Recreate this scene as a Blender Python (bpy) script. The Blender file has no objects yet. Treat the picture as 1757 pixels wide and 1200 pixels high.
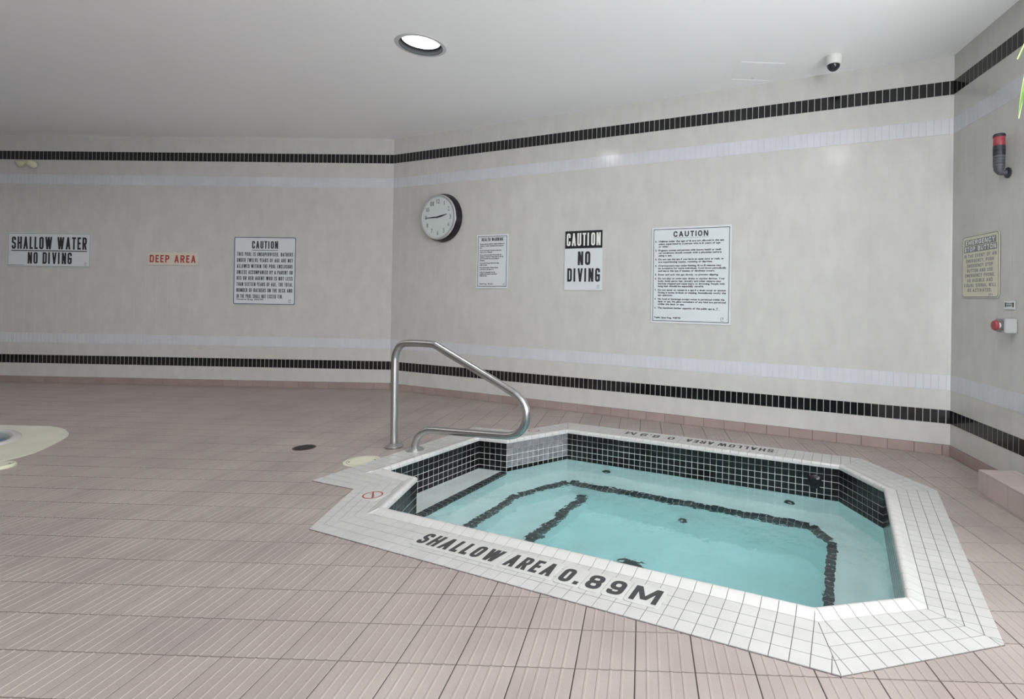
import bpy, bmesh, math, random
from mathutils import Vector, Matrix
random.seed(7)
SC = bpy.context.scene
COL = SC.collection

# ------------------------------------------------------------------ camera, world, lights, exposure
def setup_camera():
    cam = bpy.data.cameras.new('camera'); o = bpy.data.objects.new('camera', cam); COL.objects.link(o)
    cam.sensor_width = 36.0; cam.sensor_fit = 'HORIZONTAL'
    cam.lens = 884.45 / 1757 * 36.0
    cam.shift_x = (878.5 - 1081.69) / 1757; cam.shift_y = (506.48 - 600) / 1757
    cam.clip_start = 0.05; cam.clip_end = 100
    ro, pt = 0.01628, -0.00668
    f = Vector((0, math.cos(pt), -math.sin(pt))); X = Vector((1, 0, 0)); U = Vector((0, math.sin(pt), math.cos(pt)))
    r = X * math.cos(ro) + U * math.sin(ro); u = -X * math.sin(ro) + U * math.cos(ro)
    m = Matrix((r, u, -f)).transposed().to_4x4(); m.translation = Vector((0, 0, 1.25))
    o.matrix_world = m
    SC.camera = o
setup_camera()
vs = SC.view_settings
vs.view_transform = 'Standard'; vs.look = 'None'; vs.gamma = 1.0; vs.use_curve_mapping = False
vs.exposure = 0.05
SC.cycles.use_denoising = True
SC.cycles.max_bounces = 10; SC.cycles.diffuse_bounces = 6; SC.cycles.glossy_bounces = 5; SC.cycles.transmission_bounces = 8
SC.cycles.sample_clamp_indirect = 40.0; SC.cycles.blur_glossy = 0.1; SC.cycles.caustics_refractive = True
W = bpy.data.worlds.new('world'); SC.world = W; W.use_nodes = True
W.node_tree.nodes['Background'].inputs[0].default_value = (0.80, 0.90, 1.0, 1)
W.node_tree.nodes['Background'].inputs[1].default_value = 1.2
def area(name, loc, direction, sx, sy, power, color):
    l = bpy.data.lights.new(name, 'AREA'); l.shape = 'RECTANGLE'; l.size = sx; l.size_y = sy; l.energy = power; l.color = color
    o = bpy.data.objects.new(name, l); COL.objects.link(o); o.location = loc
    o.rotation_euler = Vector(direction).to_track_quat('-Z', 'Y').to_euler()
    return o
# daylight through the side windows, plus added fill through an unseen rear window (lights stand outside the glass)
area('daylight_side_window', (2.62, -0.35, 1.85), (-1, 0.06, 0.34), 5.6, 1.9, 370, (0.985, 0.99, 1.0))
area('rear_fill_light', (1.10, -5.0, 1.65), (-0.06, 1, 0.25), 1.7, 2.9, 220, (0.94, 0.98, 1.0))

LAMPS = [(-1.755, 4.225), (-6.4, 4.6), (-8.95, 4.6), (-4.95, 3.5), (0.6, 2.05), (-2.2, -1.5)]  # last two are unseen fill lights added to brighten the room
LAMP_W = [9, 9, 9, 9, 14, 12]

# ------------------------------------------------------------------ generic helpers
def new_mesh(name, verts, faces, mat=None, smooth=False):
    me = bpy.data.meshes.new(name); me.from_pydata([tuple(v) for v in verts], [], faces); me.update()
    if mat:
        for m in (mat if isinstance(mat, (list, tuple)) else [mat]): me.materials.append(m)
    if smooth: me.polygons.foreach_set('use_smooth', [True] * len(me.polygons))
    return me
def link(name, me, parent=None, loc=None, rot=None):
    o = bpy.data.objects.new(name, me); COL.objects.link(o)
    if loc is not None: o.location = loc
    if rot is not None: o.rotation_euler = rot
    if parent is not None: o.parent = parent
    return o
def tag(o, label=None, cat=None, group=None, kind=None):
    if label: o['label'] = label
    if cat: o['category'] = cat
    if group: o['group'] = group
    if kind: o['kind'] = kind
    return o
def thing(name, label, cat, loc=(0, 0, 0), rz=0.0, group=None):
    o = bpy.data.objects.new(name, None); COL.objects.link(o); o.location = loc; o.rotation_euler = (0, 0, rz)
    o.empty_display_size = 0.1
    return tag(o, label, cat, group)
class MB:
    """collects verts/faces; build() links them as one mesh object"""
    def __init__(s): s.v = []; s.f = []; s.mi = []; s.cur = 0
    def add(s, vs_, fs, M=None):
        b = len(s.v)
        for p in vs_:
            p = Vector(p); s.v.append(M @ p if M is not None else p)
        for f in fs: s.f.append([b + i for i in f]); s.mi.append(s.cur)
        return s
    def box(s, c, d, M=None, bev=0.0):
        x, y, z = c; a, b, e = d[0] / 2, d[1] / 2, d[2] / 2
        if bev <= 0:
            vs_ = [(x + i * a, y + j * b, z + k * e) for i in (-1, 1) for j in (-1, 1) for k in (-1, 1)]
            return s.add(vs_, [(0, 1, 3, 2), (4, 6, 7, 5), (0, 4, 5, 1), (2, 3, 7, 6), (0, 2, 6, 4), (1, 5, 7, 3)], M)
        bm = bmesh.new(); bmesh.ops.create_cube(bm, size=1.0, matrix=Matrix.Translation(c) @ Matrix.Diagonal((d[0], d[1], d[2], 1)))
        bmesh.ops.bevel(bm, geom=list(bm.edges), offset=bev, segments=2, affect='EDGES')
        bm.verts.index_update()
        s.add([v.co.copy() for v in bm.verts], [[v.index for v in f.verts] for f in bm.faces], M); bm.free(); return s
    def lathe(s, prof, n=32, M=None, caps=(True, True)):
        """prof: list of (r, z)"""
        vs_, fs = [], []
        for r, z in prof:
            for i in range(n):
                a = 2 * math.pi * i / n; vs_.append((r * math.cos(a), r * math.sin(a), z))
        for k in range(len(prof) - 1):
            for i in range(n):
                j = (i + 1) % n; fs.append((k * n + i, k * n + j, (k + 1) * n + j, (k + 1) * n + i))
        if caps[0]: fs.append(tuple(reversed(range(n))))
        if caps[1]: fs.append(tuple(range((len(prof) - 1) * n, len(prof) * n)))
        return s.add(vs_, fs, M)
    def tube(s, pts, r, n=12, caps=True):
        pts = [Vector(p) for p in pts]; rr = r if isinstance(r, (list, tuple)) else [r] * len(pts)
        vs_, fs = [], []; up = None
        for i, p in enumerate(pts):
            t = (pts[min(i + 1, len(pts) - 1)] - pts[max(i - 1, 0)]).normalized()
            if up is None:
                up = Vector((0, 0, 1)) if abs(t.z) < 0.9 else Vector((1, 0, 0))
            x = t.cross(up).normalized(); up = x.cross(t).normalized()
            for k in range(n):
                a = 2 * math.pi * k / n; vs_.append(p + (x * math.cos(a) + up * math.sin(a)) * rr[i])
        for i in range(len(pts) - 1):
            for k in range(n):
                j = (k + 1) % n; fs.append((i * n + k, i * n + j, (i + 1) * n + j, (i + 1) * n + k))
        if caps: fs.append(tuple(reversed(range(n)))); fs.append(tuple(range((len(pts) - 1) * n, len(pts) * n)))
        return s.add(vs_, fs)
    def prism(s, poly, z0, z1, M=None):
        n = len(poly)
        vs_ = [(p[0], p[1], z0) for p in poly] + [(p[0], p[1], z1) for p in poly]
        fs = [tuple(reversed(range(n))), tuple(range(n, 2 * n))] + [(i, (i + 1) % n, n + (i + 1) % n, n + i) for i in range(n)]
        return s.add(vs_, fs, M)
    def mesh(s, name, mat, smooth=False):
        me = new_mesh(name, s.v, s.f, mat)
        if any(s.mi): me.polygons.foreach_set('material_index', s.mi)
        if smooth:
            me.polygons.foreach_set('use_smooth', [True] * len(me.polygons))
            try: me.set_sharp_from_angle(angle=math.radians(35))
            except Exception: pass
        return me
    def build(s, name, mat, parent=None, loc=None, rot=None, smooth=False):
        return link(name, s.mesh(name, mat, smooth), parent, loc, rot)
def fill(outer, holes, z, name, mat, up=True, thick=0.0):
    bm = bmesh.new(); edges = []
    for lp in [outer] + holes:
        vv = [bm.verts.new((p[0], p[1], z)) for p in lp]
        for i in range(len(vv)): edges.append(bm.edges.new((vv[i], vv[(i + 1) % len(vv)])))
    bmesh.ops.triangle_fill(bm, use_beauty=True, use_dissolve=False, edges=edges)
    bmesh.ops.recalc_face_normals(bm, faces=bm.faces[:])
    if bm.faces and (bm.faces[0].normal.z > 0) != up: bmesh.ops.reverse_faces(bm, faces=bm.faces[:])
    me = bpy.data.meshes.new(name); bm.to_mesh(me); bm.free(); me.materials.append(mat)
    return me

# ------------------------------------------------------------------ materials
def mat(name, color, rough=0.5, metal=0.0, noise=0.0, nscale=6.0, bump=0.0, bscale=60.0, spec=0.5, coat=0.0, emit=None, es=0.0, detail=3.0, stretch=None, rvar=0.0, tint=None):
    m = bpy.data.materials.new(name); m.use_nodes = True; nt = m.node_tree; N, L = nt.nodes, nt.links
    b = N['Principled BSDF']
    b.inputs['Base Color'].default_value = (*color, 1); b.inputs['Roughness'].default_value = rough; b.inputs['Metallic'].default_value = metal
    b.inputs['Specular IOR Level'].default_value = spec
    if coat: b.inputs['Coat Weight'].default_value = coat; b.inputs['Coat Roughness'].default_value = 0.08
    if emit: b.inputs['Emission Color'].default_value = (*emit, 1); b.inputs['Emission Strength'].default_value = es
    geo = N.new('ShaderNodeNewGeometry')
    vec = geo.outputs['Position']
    if stretch:
        mp = N.new('ShaderNodeMapping'); mp.inputs['Scale'].default_value = stretch; L.new(vec, mp.inputs['Vector']); vec = mp.outputs['Vector']
    if noise > 0:
        n = N.new('ShaderNodeTexNoise'); n.inputs['Scale'].default_value = nscale; n.inputs['Detail'].default_value = detail; L.new(vec, n.inputs['Vector'])
        r = N.new('ShaderNodeValToRGB'); L.new(n.outputs['Fac'], r.inputs['Fac'])
        c2 = tint or color
        r.color_ramp.elements[0].position = 0.3; r.color_ramp.elements[1].position = 0.7
        r.color_ramp.elements[0].color = (*[c * (1 - noise) for c in color], 1)
        r.color_ramp.elements[1].color = (*[min(1, c * (1 + noise)) for c in c2], 1)
        last = r.outputs['Color']
        if rvar:   # tone differs a little from piece to piece
            oi = N.new('ShaderNodeObjectInfo'); mr = N.new('ShaderNodeMapRange'); mr.inputs['To Min'].default_value = 1 - rvar; mr.inputs['To Max'].default_value = 1 + rvar
            L.new(oi.outputs['Random'], mr.inputs['Value'])
            mx = N.new('ShaderNodeVectorMath'); mx.operation = 'SCALE'; L.new(last, mx.inputs[0]); L.new(mr.outputs['Result'], mx.inputs['Scale']); last = mx.outputs[0]
        L.new(last, b.inputs['Base Color'])
    if bump > 0:
        n2 = N.new('ShaderNodeTexNoise'); n2.inputs['Scale'].default_value = bscale; n2.inputs['Detail'].default_value = 2; L.new(vec, n2.inputs['Vector'])
        bp = N.new('ShaderNodeBump'); bp.inputs['Strength'].default_value = bump; bp.inputs['Distance'].default_value = 0.002
        L.new(n2.outputs['Fac'], bp.inputs['Height']); L.new(bp.outputs['Normal'], b.inputs['Normal'])
    return m
M = {}
M['wall_tile'] = mat('wall_tile_beige', (0.56, 0.557, 0.532), 0.17, noise=0.05, nscale=9, stretch=(1, 1, 0.45), bump=0.05, bscale=5, rvar=0.006, detail=5)
M['wall_grout'] = mat('wall_grout', (0.52, 0.515, 0.495), 0.7, noise=0.05)
M['lav_tile'] = mat('wall_tile_lavender', (0.60, 0.615, 0.655), 0.16, noise=0.03, nscale=7, bump=0.1, bscale=14, rvar=0.02)
M['blk_tile'] = mat('black_tile', (0.008, 0.008, 0.009), 0.12, noise=0.2, nscale=9, rvar=0.3)
M['grey_tile'] = mat('waterline_tile_grey', (0.20, 0.20, 0.215), 0.35, noise=0.35, nscale=25, rvar=0.1)  # greyer waterline tile for the upper rows of one tub side
M['blk_grout'] = mat('stripe_grout', (0.42, 0.42, 0.40), 0.8, noise=0.1)
M['floor_tile'] = mat('floor_tile_mauve', (0.345, 0.292, 0.280), 0.42, noise=0.10, nscale=2.2, bump=0.25, bscale=90, detail=6, rvar=0.035, tint=(0.352, 0.308, 0.284))
M['floor_grout'] = mat('floor_grout_dark', (0.085, 0.07, 0.066), 0.85, noise=0.25, nscale=8)
M['base_tile'] = mat('base_tile_mauve', (0.33, 0.255, 0.235), 0.45, noise=0.08, nscale=6, bump=0.2, bscale=60, rvar=0.05)
M['step_tile'] = mat('step_tile_mauve', (0.50, 0.42, 0.41), 0.42, noise=0.05, nscale=5, bump=0.2, bscale=60, rvar=0.03)
M['ceiling'] = mat('ceiling_paint', (0.92, 0.925, 0.94), 0.75, noise=0.012, nscale=1.3, bump=0.08, bscale=40)
M['coping'] = mat('coping_tile_white', (0.51, 0.51, 0.50), 0.30, noise=0.05, nscale=5, bump=0.15, bscale=50, rvar=0.02)
M['nose'] = mat('bullnose_white_glaze', (0.57, 0.57, 0.56), 0.14, noise=0.03, nscale=8, rvar=0.015)
M['cop_grout'] = mat('coping_grout', (0.15, 0.14, 0.13), 0.85, noise=0.25, nscale=14)
M['tub_grout'] = mat('tub_grout_white', (0.78, 0.79, 0.77), 0.8, noise=0.06)
M['plaster'] = mat('tub_plaster', (0.90, 0.93, 0.92), 0.6, noise=0.04, nscale=4, bump=0.1)
M['steel'] = mat('brushed_steel', (0.50, 0.51, 0.51), 0.30, metal=1.0, noise=0.04, nscale=30)
M['chrome'] = mat('chrome', (0.75, 0.76, 0.77), 0.15, metal=1.0)
M['cream'] = mat('cream_plastic', (0.66, 0.66, 0.52), 0.5, noise=0.06, nscale=30)
M['deck_cream'] = mat('pool_coping_cream', (0.62, 0.62, 0.53), 0.55, noise=0.05, nscale=5)
M['sign_white'] = mat('sign_white', (0.66, 0.70, 0.73), 0.35, noise=0.02, nscale=6)
M['sign_cream'] = mat('sign_cream', (0.66, 0.65, 0.52), 0.4, noise=0.03, nscale=8)
M['sign_edge'] = mat('sign_edge_grey', (0.55, 0.57, 0.58), 0.5)
M['black'] = mat('black_paint', (0.012, 0.012, 0.014), 0.45)
M['ink'] = mat('black_ink', (0.02, 0.02, 0.026), 0.6)
M['ink_marker'] = mat('charcoal_ink', (0.040, 0.040, 0.043), 0.6)
M['ink_blue'] = mat('blue_black_ink', (0.03, 0.035, 0.055), 0.6)
M['ink_grey'] = mat('grey_ink', (0.22, 0.23, 0.24), 0.6)
M['ink_white'] = mat('white_ink', (0.78, 0.79, 0.77), 0.6)
M['ink_red'] = mat('red_ink', (0.36, 0.055, 0.05), 0.6)
M['gloss_black'] = mat('gloss_black_plastic', (0.012, 0.010, 0.014), 0.18, noise=0.1, nscale=20)
M['silver'] = mat('silver_rim', (0.62, 0.63, 0.64), 0.3, metal=0.6)
M['clock_face'] = mat('clock_face', (0.60, 0.66, 0.65), 0.45)
M['white_plastic'] = mat('white_plastic', (0.70, 0.70, 0.68), 0.4)
M['dome_glass'] = mat('dark_dome', (0.02, 0.022, 0.025), 0.06)
M['red_plastic'] = mat('red_plastic', (0.34, 0.05, 0.065), 0.3, noise=0.05, nscale=60)
M['grey_plastic'] = mat('grey_plastic', (0.08, 0.085, 0.10), 0.45)
M['dark_plastic'] = mat('dark_plastic', (0.025, 0.028, 0.04), 0.4)
M['box_grey'] = mat('box_grey_metal', (0.30, 0.31, 0.32), 0.35, metal=0.4)
M['box_light'] = mat('box_light_metal', (0.50, 0.52, 0.52), 0.35, metal=0.3)
M['lamp_reflector'] = mat('lamp_reflector', (0.010, 0.011, 0.012), 1.0, spec=0.0)
M['lamp_trim'] = mat('lamp_trim', (0.55, 0.56, 0.57), 0.4)
M['lamp_glow'] = mat('lamp_glow', (1, 1, 1), 0.5, emit=(1.0, 0.985, 0.95), es=9.0)
M['letter_plate'] = mat('letter_tile', (0.53, 0.535, 0.52), 0.45, noise=0.04, nscale=12)
M['drain'] = mat('drain_metal', (0.05, 0.045, 0.04), 0.5, metal=0.5)
M['leaf'] = mat('leaf_green', (0.16, 0.42, 0.045), 0.4, noise=0.25, nscale=25)
M['leaf_stripe'] = mat('leaf_cream_stripe', (0.62, 0.66, 0.34), 0.45)
M['pot'] = mat('pot_terracotta', (0.35, 0.16, 0.09), 0.7, noise=0.1, nscale=12)
M['soil'] = mat('soil', (0.04, 0.028, 0.02), 0.95, noise=0.4, nscale=40)
M['cord'] = mat('hanger_cord', (0.35, 0.33, 0.28), 0.8)
M['fixture_cream'] = mat('emergency_light_cream', (0.58, 0.57, 0.40), 0.45, noise=0.08, nscale=30)
M['lens'] = mat('emergency_light_lens', (0.70, 0.68, 0.50), 0.2)
M['frame_alu'] = mat('window_frame', (0.60, 0.61, 0.62), 0.4, metal=0.3)
def glass_mat(name, color, ior, rough=0.0, waves=None):
    m = bpy.data.materials.new(name); m.use_nodes = True; nt = m.node_tree; N, L = nt.nodes, nt.links
    N.remove(N['Principled BSDF']); g = N.new('ShaderNodeBsdfGlass'); g.inputs['Color'].default_value = (*color, 1); g.inputs['IOR'].default_value = ior; g.inputs['Roughness'].default_value = rough
    L.new(g.outputs[0], N['Material Output'].inputs['Surface'])
    if waves:
        geo = N.new('ShaderNodeNewGeometry'); hs = None
        for sc_, w in waves:
            n = N.new('ShaderNodeTexNoise'); n.inputs['Scale'].default_value = sc_; n.inputs['Detail'].default_value = 1.5; L.new(geo.outputs['Position'], n.inputs['Vector'])
            mu = N.new('ShaderNodeMath'); mu.operation = 'MULTIPLY'; mu.inputs[1].default_value = w; L.new(n.outputs['Fac'], mu.inputs[0])
            if hs is None: hs = mu.outputs[0]
            else:
                ad = N.new('ShaderNodeMath'); L.new(hs, ad.inputs[0]); L.new(mu.outputs[0], ad.inputs[1]); hs = ad.outputs[0]
        bp = N.new('ShaderNodeBump'); bp.inputs['Strength'].default_value = 1.0; bp.inputs['Distance'].default_value = 1.0
        L.new(hs, bp.inputs['Height']); L.new(bp.outputs['Normal'], g.inputs['Normal'])
    return m
M['water'] = glass_mat('tub_water', (1.0, 1.0, 1.0), 1.33, 0.0, [(3.2, 0.016), (9.0, 0.006), (28.0, 0.0018)])
_n = M['water'].node_tree; _v = _n.nodes.new('ShaderNodeVolumeAbsorption'); _v.inputs['Color'].default_value = (0.0, 0.93, 0.97, 1); _v.inputs['Density'].default_value = 0.29; _n.links.new(_v.outputs[0], _n.nodes['Material Output'].inputs['Volume'])
M['pool_water'] = glass_mat('pool_water_surface', (0.72, 0.86, 0.95), 1.33, 0.0, [(4.0, 0.004)])
M['pool_plaster'] = mat('pool_plaster_blue', (0.42, 0.55, 0.68), 0.6, noise=0.04)
M['pane'] = bpy.data.materials.new('window_pane'); M['pane'].use_nodes = True
_n = M['pane'].node_tree; _b = _n.nodes['Principled BSDF']; _t = _n.nodes.new('ShaderNodeBsdfTransparent'); _x = _n.nodes.new('ShaderNodeMixShader'); _x.inputs[0].default_value = 0.08
_b.inputs['Roughness'].default_value = 0.05; _n.links.new(_t.outputs[0], _x.inputs[1]); _n.links.new(_b.outputs[0], _x.inputs[2]); _n.links.new(_x.outputs[0], _n.nodes['Material Output'].inputs['Surface'])

# ------------------------------------------------------------------ lettering (glyphs from the built-in font, laid out as flat meshes)
GL = {}
def load_glyphs(chars, weight='', off=0.0):
    obs = []
    for c in chars:
        cu = bpy.data.curves.new('glyph', 'FONT'); cu.body = c; cu.resolution_u = 2; cu.size = 1.0; cu.offset = off
        o = bpy.data.objects.new('glyph', cu); COL.objects.link(o); obs.append((c, o, cu))
    bpy.context.view_layer.update(); dg = bpy.context.evaluated_depsgraph_get()
    for c, o, cu in obs:
        ev = o.evaluated_get(dg); me = ev.to_mesh()
        vv = [v.co.copy() for v in me.vertices]; ff = [list(p.vertices) for p in me.polygons]
        ev.to_mesh_clear()
        x0 = min(v.x for v in vv); x1 = max(v.x for v in vv)
        GL[weight + c] = ([Vector((v.x - x0, v.y, 0)) for v in vv], ff, x1 - x0)
    for c, o, cu in obs: bpy.data.objects.remove(o); bpy.data.curves.remove(cu)
LINES_L = ['THIS POOL IS UNSUPERVISED. BATHERS', 'UNDER TWELVE YEARS OF AGE ARE NOT', 'ALLOWED WITHIN THE POOL ENCLOSURE', 'UNLESS ACCOMPANIED BY A PARENT OR', 'HIS OR HER AGENT WHO IS NOT LESS', 'THAN SIXTEEN YEARS OF AGE. THE TOTAL', 'NUMBER OF BATHERS ON THE DECK AND', 'IN THE POOL SHALL NOT EXCEED TEN.']
BIG = [('1.', ['Children under the age of 16 are not allowed in the spa', 'unless supervised by a person who is 16 years of age', 'or older.']),
       ('2.', ['Pregnant women and persons with known health or medi-', 'cal conditions should consult with a physician before', 'using a spa.']),
       ('3.', ['Do not use the spa if you have an open sore or rash, or', 'are experiencing nausea, vomiting or diarrhea.']),
       ('4.', ['Overexposure may cause fainting. 10 to 15 minutes may', 'be excessive for some individuals. Cool down periodically', 'and leave the spa if nausea or dizziness occurs.']),
       ('5.', ['Enter and exit the spa slowly, to prevent slipping.']),
       ('6.', ['Do not play or swim near drains or suction devices. Your', 'body, body parts, hair, jewelry and other objects may', 'become trapped and cause injury or drowning. People with', 'long hair should be especially careful.']),
       ('7.', ['Do not enter or remain in a spa if a drain cover or suction', 'fitting is loose, broken or missing. Immediately notify the', 'spa operator.']),
       ('8.', ['No food or beverage except water is permitted within the', 'deck or spa. No glass containers of any kind are permitted', 'within the deck or spa.']),
       ('9.', ['The maximum bather capacity of the public spa is'])]
HEALTH = [['Persons with any health or medical conditions are', 'advised to consult a physician before using the', 'spa.'], ['Do not use the spa if you have an open sore', 'rash, or are feeling ill.'],
          ['Do not use the spa alone. Persons under the', 'influence of alcohol or drugs shall not use the', 'spa. Overexposure may cause fainting or', 'dizziness.'],
          ['Do not enter the spa with food or glass', 'inside the spa.'], ['The maximum number of bathers allowed', 'in the spa at any time is 4.'], ['In case of an emergency use the', 'telephone and emergency stop button', 'beside the spa.']]
EMERG = ['IN THE EVENT OF AN', 'EMERGENCY, PUSH', 'EMERGENCY STOP', 'BUTTON AND USE', 'EMERGENCY PHONE.', 'AN AUDIBLE AND', 'VISUAL SIGNAL WILL', 'BE ACTIVATED.']
allc = set(''.join(LINES_L) + ''.join(a + ''.join(b) for a, b in BIG) + ''.join(''.join(x) for x in HEALTH) + ''.join(EMERG) + 'ABCDEFGHIJKLMNOPQRSTUVWXYZ0123456789.,-abcdefghijklmnopqrstuvwxyz()/') - {' '}
load_glyphs(sorted(allc))
CAPH = max(v.y for v in GL['H'][0])
# condensed block capitals drawn with even strokes: P = polyline (r rounded corners, c closed), D = diagonal cut level at both ends
BOX = [(0, 0), (0, 1), (1, 1), (1, 0)]
BLK = {
 'A': (.56, [('D', (0, 0), (.5, 1)), ('D', (1, 0), (.5, 1)), ('P', '', [(.2, .27), (.8, .27)])]),
 'B': (.52, [('P', 'rc', [(0, .52), (0, 1), (1, 1), (1, .52)]), ('P', 'rc', [(0, 0), (0, .52), (1, .52), (1, 0)]), ('P', '', [(0, 0), (0, 1)])]),
 'C': (.50, [('P', 'r', [(1, .66), (1, 1), (0, 1), (0, 0), (1, 0), (1, .34)])]),
 'D': (.52, [('P', 'rc', BOX), ('P', '', [(0, 0), (0, 1)]), ('P', '', [(0, 0), (.4, 0)]), ('P', '', [(0, 1), (.4, 1)])]),
 'E': (.42, [('P', '', [(1, 1), (0, 1), (0, 0), (1, 0)]), ('P', '', [(0, .51), (.85, .51)])]),
 'F': (.42, [('P', '', [(1, 1), (0, 1), (0, 0)]), ('P', '', [(0, .5), (.85, .5)])]),
 'G': (.52, [('P', 'r', [(1, .72), (1, 1), (0, 1), (0, 0), (1, 0), (1, .47)]), ('P', '', [(1, .47), (.58, .47)]), ('P', '', [(1, .47), (1, .1)])]),
 'H': (.52, [('P', '', [(0, 0), (0, 1)]), ('P', '', [(1, 0), (1, 1)]), ('P', '', [(0, .5), (1, .5)])]),
 'I': (0, [('P', '', [(0, 0), (0, 1)])]),
 'K': (.54, [('P', '', [(0, 0), (0, 1)]), ('D', (1, 1), (.1, .42)), ('D', (.35, .55), (1, 0))]),
 'L': (.40, [('P', '', [(0, 1), (0, 0), (1, 0)])]),
 'M': (.70, [('P', '', [(0, 0), (0, 1)]), ('P', '', [(1, 0), (1, 1)]), ('D', (0.04, 1), (.5, .05)), ('D', (.96, 1), (.5, .05))]),
 'N': (.54, [('P', '', [(0, 0), (0, 1)]), ('P', '', [(1, 0), (1, 1)]), ('D', (.06, 1), (.94, 0))]),
 'O': (.52, [('P', 'rc', BOX)]),
 'P': (.50, [('P', 'r', [(0, 1), (1, 1), (1, .45), (0, .45)]), ('P', '', [(0, 0), (0, 1)])]),
 'R': (.52, [('P', 'r', [(0, 1), (1, 1), (1, .47), (0, .47)]), ('P', '', [(0, 0), (0, 1)]), ('D', (.52, .5), (1, 0))]),
 'S': (.50, [('P', 'r', [(1, .74), (1, 1), (0, 1), (0, .52), (1, .48), (1, 0), (0, 0), (0, .26)])]),
 'T': (.46, [('P', '', [(0, 1), (1, 1)]), ('P', '', [(.5, 0), (.5, 1)])]),
 'U': (.52, [('P', 'r', [(0, 1), (0, 0), (1, 0), (1, 1)])]),
 'V': (.56, [('D', (0, 1), (.5, 0)), ('D', (1, 1), (.5, 0))]),
 'W': (.82, [('D', (0, 1), (.25, 0)), ('D', (.5, 1), (.25, 0)), ('D', (.5, 1), (.75, 0)), ('D', (1, 1), (.75, 0))]),
 'X': (.54, [('D', (0, 1), (1, 0)), ('D', (1, 1), (0, 0))]),
 'Y': (.54, [('D', (0, 1), (.5, .42)), ('D', (1, 1), (.5, .42)), ('P', '', [(.5, 0), (.5, .45)])]),
 '0': (.52, [('P', 'rc', BOX)]),
 '8': (.52, [('P', 'rc', [(0, .52), (0, 1), (1, 1), (1, .52)]), ('P', 'rc', [(0, 0), (0, .52), (1, .52), (1, 0)])]),
 '9': (.52, [('P', 'rc', [(0, .42), (0, 1), (1, 1), (1, .42)]), ('P', 'r', [(1, .7), (1, 0), (0, 0), (0, .25)])]),
 '.': (0, [('P', '', [(0, 0), (0, .02)])]), ',': (0, [('P', '', [(0, -.08), (0, .02)])])}
def round_line(pts, r, closed):
    out = []; n = len(pts)
    for i, p in enumerate(pts):
        if not closed and i in (0, n - 1): out.append(p); continue
        a, b = pts[i - 1], pts[(i + 1) % n]; da, db = (a - p), (b - p); k = min(r, da.length * .5, db.length * .5)
        a_, b_ = p + da.normalized() * k, p + db.normalized() * k
        for q in range(5): t_ = q / 4; out.append(a_ * (1 - t_) ** 2 + p * 2 * t_ * (1 - t_) + b_ * t_ ** 2)
    return out
def stroke(pts, t, closed, V, F, ext=1.0):
    n = len(pts); pts = [Vector(p) for p in pts]; clean = [pts[0]]
    for p in pts[1:]:
        if (p - clean[-1]).length > 1e-5: clean.append(p)
    if closed and (clean[0] - clean[-1]).length < 1e-5: clean.pop()
    pts = clean; n = len(pts)
    if not closed:
        pts[0] = pts[0] + (pts[0] - pts[1]).normalized() * t / 2 * ext; pts[-1] = pts[-1] + (pts[-1] - pts[-2]).normalized() * t / 2 * ext
    b = len(V)
    for i, p in enumerate(pts):
        d0 = (p - pts[i - 1]) if (closed or i > 0) else (pts[1] - p); d1 = (pts[(i + 1) % n] - p) if (closed or i < n - 1) else d0
        d0 = d0.normalized(); d1 = d1.normalized(); n0 = Vector((-d0.y, d0.x)); m = n0 + Vector((-d1.y, d1.x)); m = m.normalized() if m.length > 1e-6 else n0
        k = t / 2 / max(0.5, m.dot(n0)); V += [(*(p + m * k), 0.0), (*(p - m * k), 0.0)]
    for i in range(n if closed else n - 1): j = (i + 1) % n; F.append([b + 2 * i, b + 2 * i + 1, b + 2 * j + 1, b + 2 * j])
def block(text, x, y, h, w, bold, align):
    t = h * (0.215 if bold / h > 0.05 else 0.185); G = 0.17
    def tot(k): return sum(((.26 * h * k) if c == ' ' else (BLK[c][0] * h * k + (t if BLK[c][0] == 0 else 0))) + G * h * k for c in text) - G * h * k
    k = 1.0
    if w:
        for _ in range(12): k *= w / tot(k)
    t_ = min(t, .40 * .52 * h * k); pen = x - (tot(k) / 2 if align == 'c' else 0); V, F = [], []; li = 0
    for c in text:
        if c == ' ': pen += .26 * h * k + G * h * k; continue
        wu, parts = BLK[c]; gw = wu * h * k if wu else t; z = 0.00003 * (li % 3); b0 = len(V)
        def mp(p): return Vector((pen + t_ / 2 + p[0] * (gw - t_), y + t_ / 2 + p[1] * (h - t_)))
        for pk, pr in enumerate(parts):
            v0 = len(V)
            if pr[0] == 'P':
                pts = [mp(p) for p in pr[2]]
                if 'r' in pr[1]: pts = round_line(pts, .42 * gw, 'c' in pr[1])
                stroke(pts, t_, 'c' in pr[1], V, F, 0.0 if c in 'SCG9' and 'r' in pr[1] else 1.0)
            else:
                a, b_ = mp(pr[1]), mp(pr[2])
                for q, e in ((a, pr[1]), (b_, pr[2])):
                    if e[1] in (0, 1): q.y = y if e[1] == 0 else y + h
                d = b_ - a; hw = t_ * .5 * min(1.5, d.length / max(abs(d.y), 1e-6)); bb = len(V)
                V += [(a.x - hw, a.y, 0.0), (a.x + hw, a.y, 0.0), (b_.x + hw, b_.y, 0.0), (b_.x - hw, b_.y, 0.0)]; F.append([bb, bb + 1, bb + 2, bb + 3])
            for q in range(v0, len(V)): V[q] = (V[q][0], V[q][1], pk * 0.00006)
        pen += gw + G * h * k; li += 1
    return V, F
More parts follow.
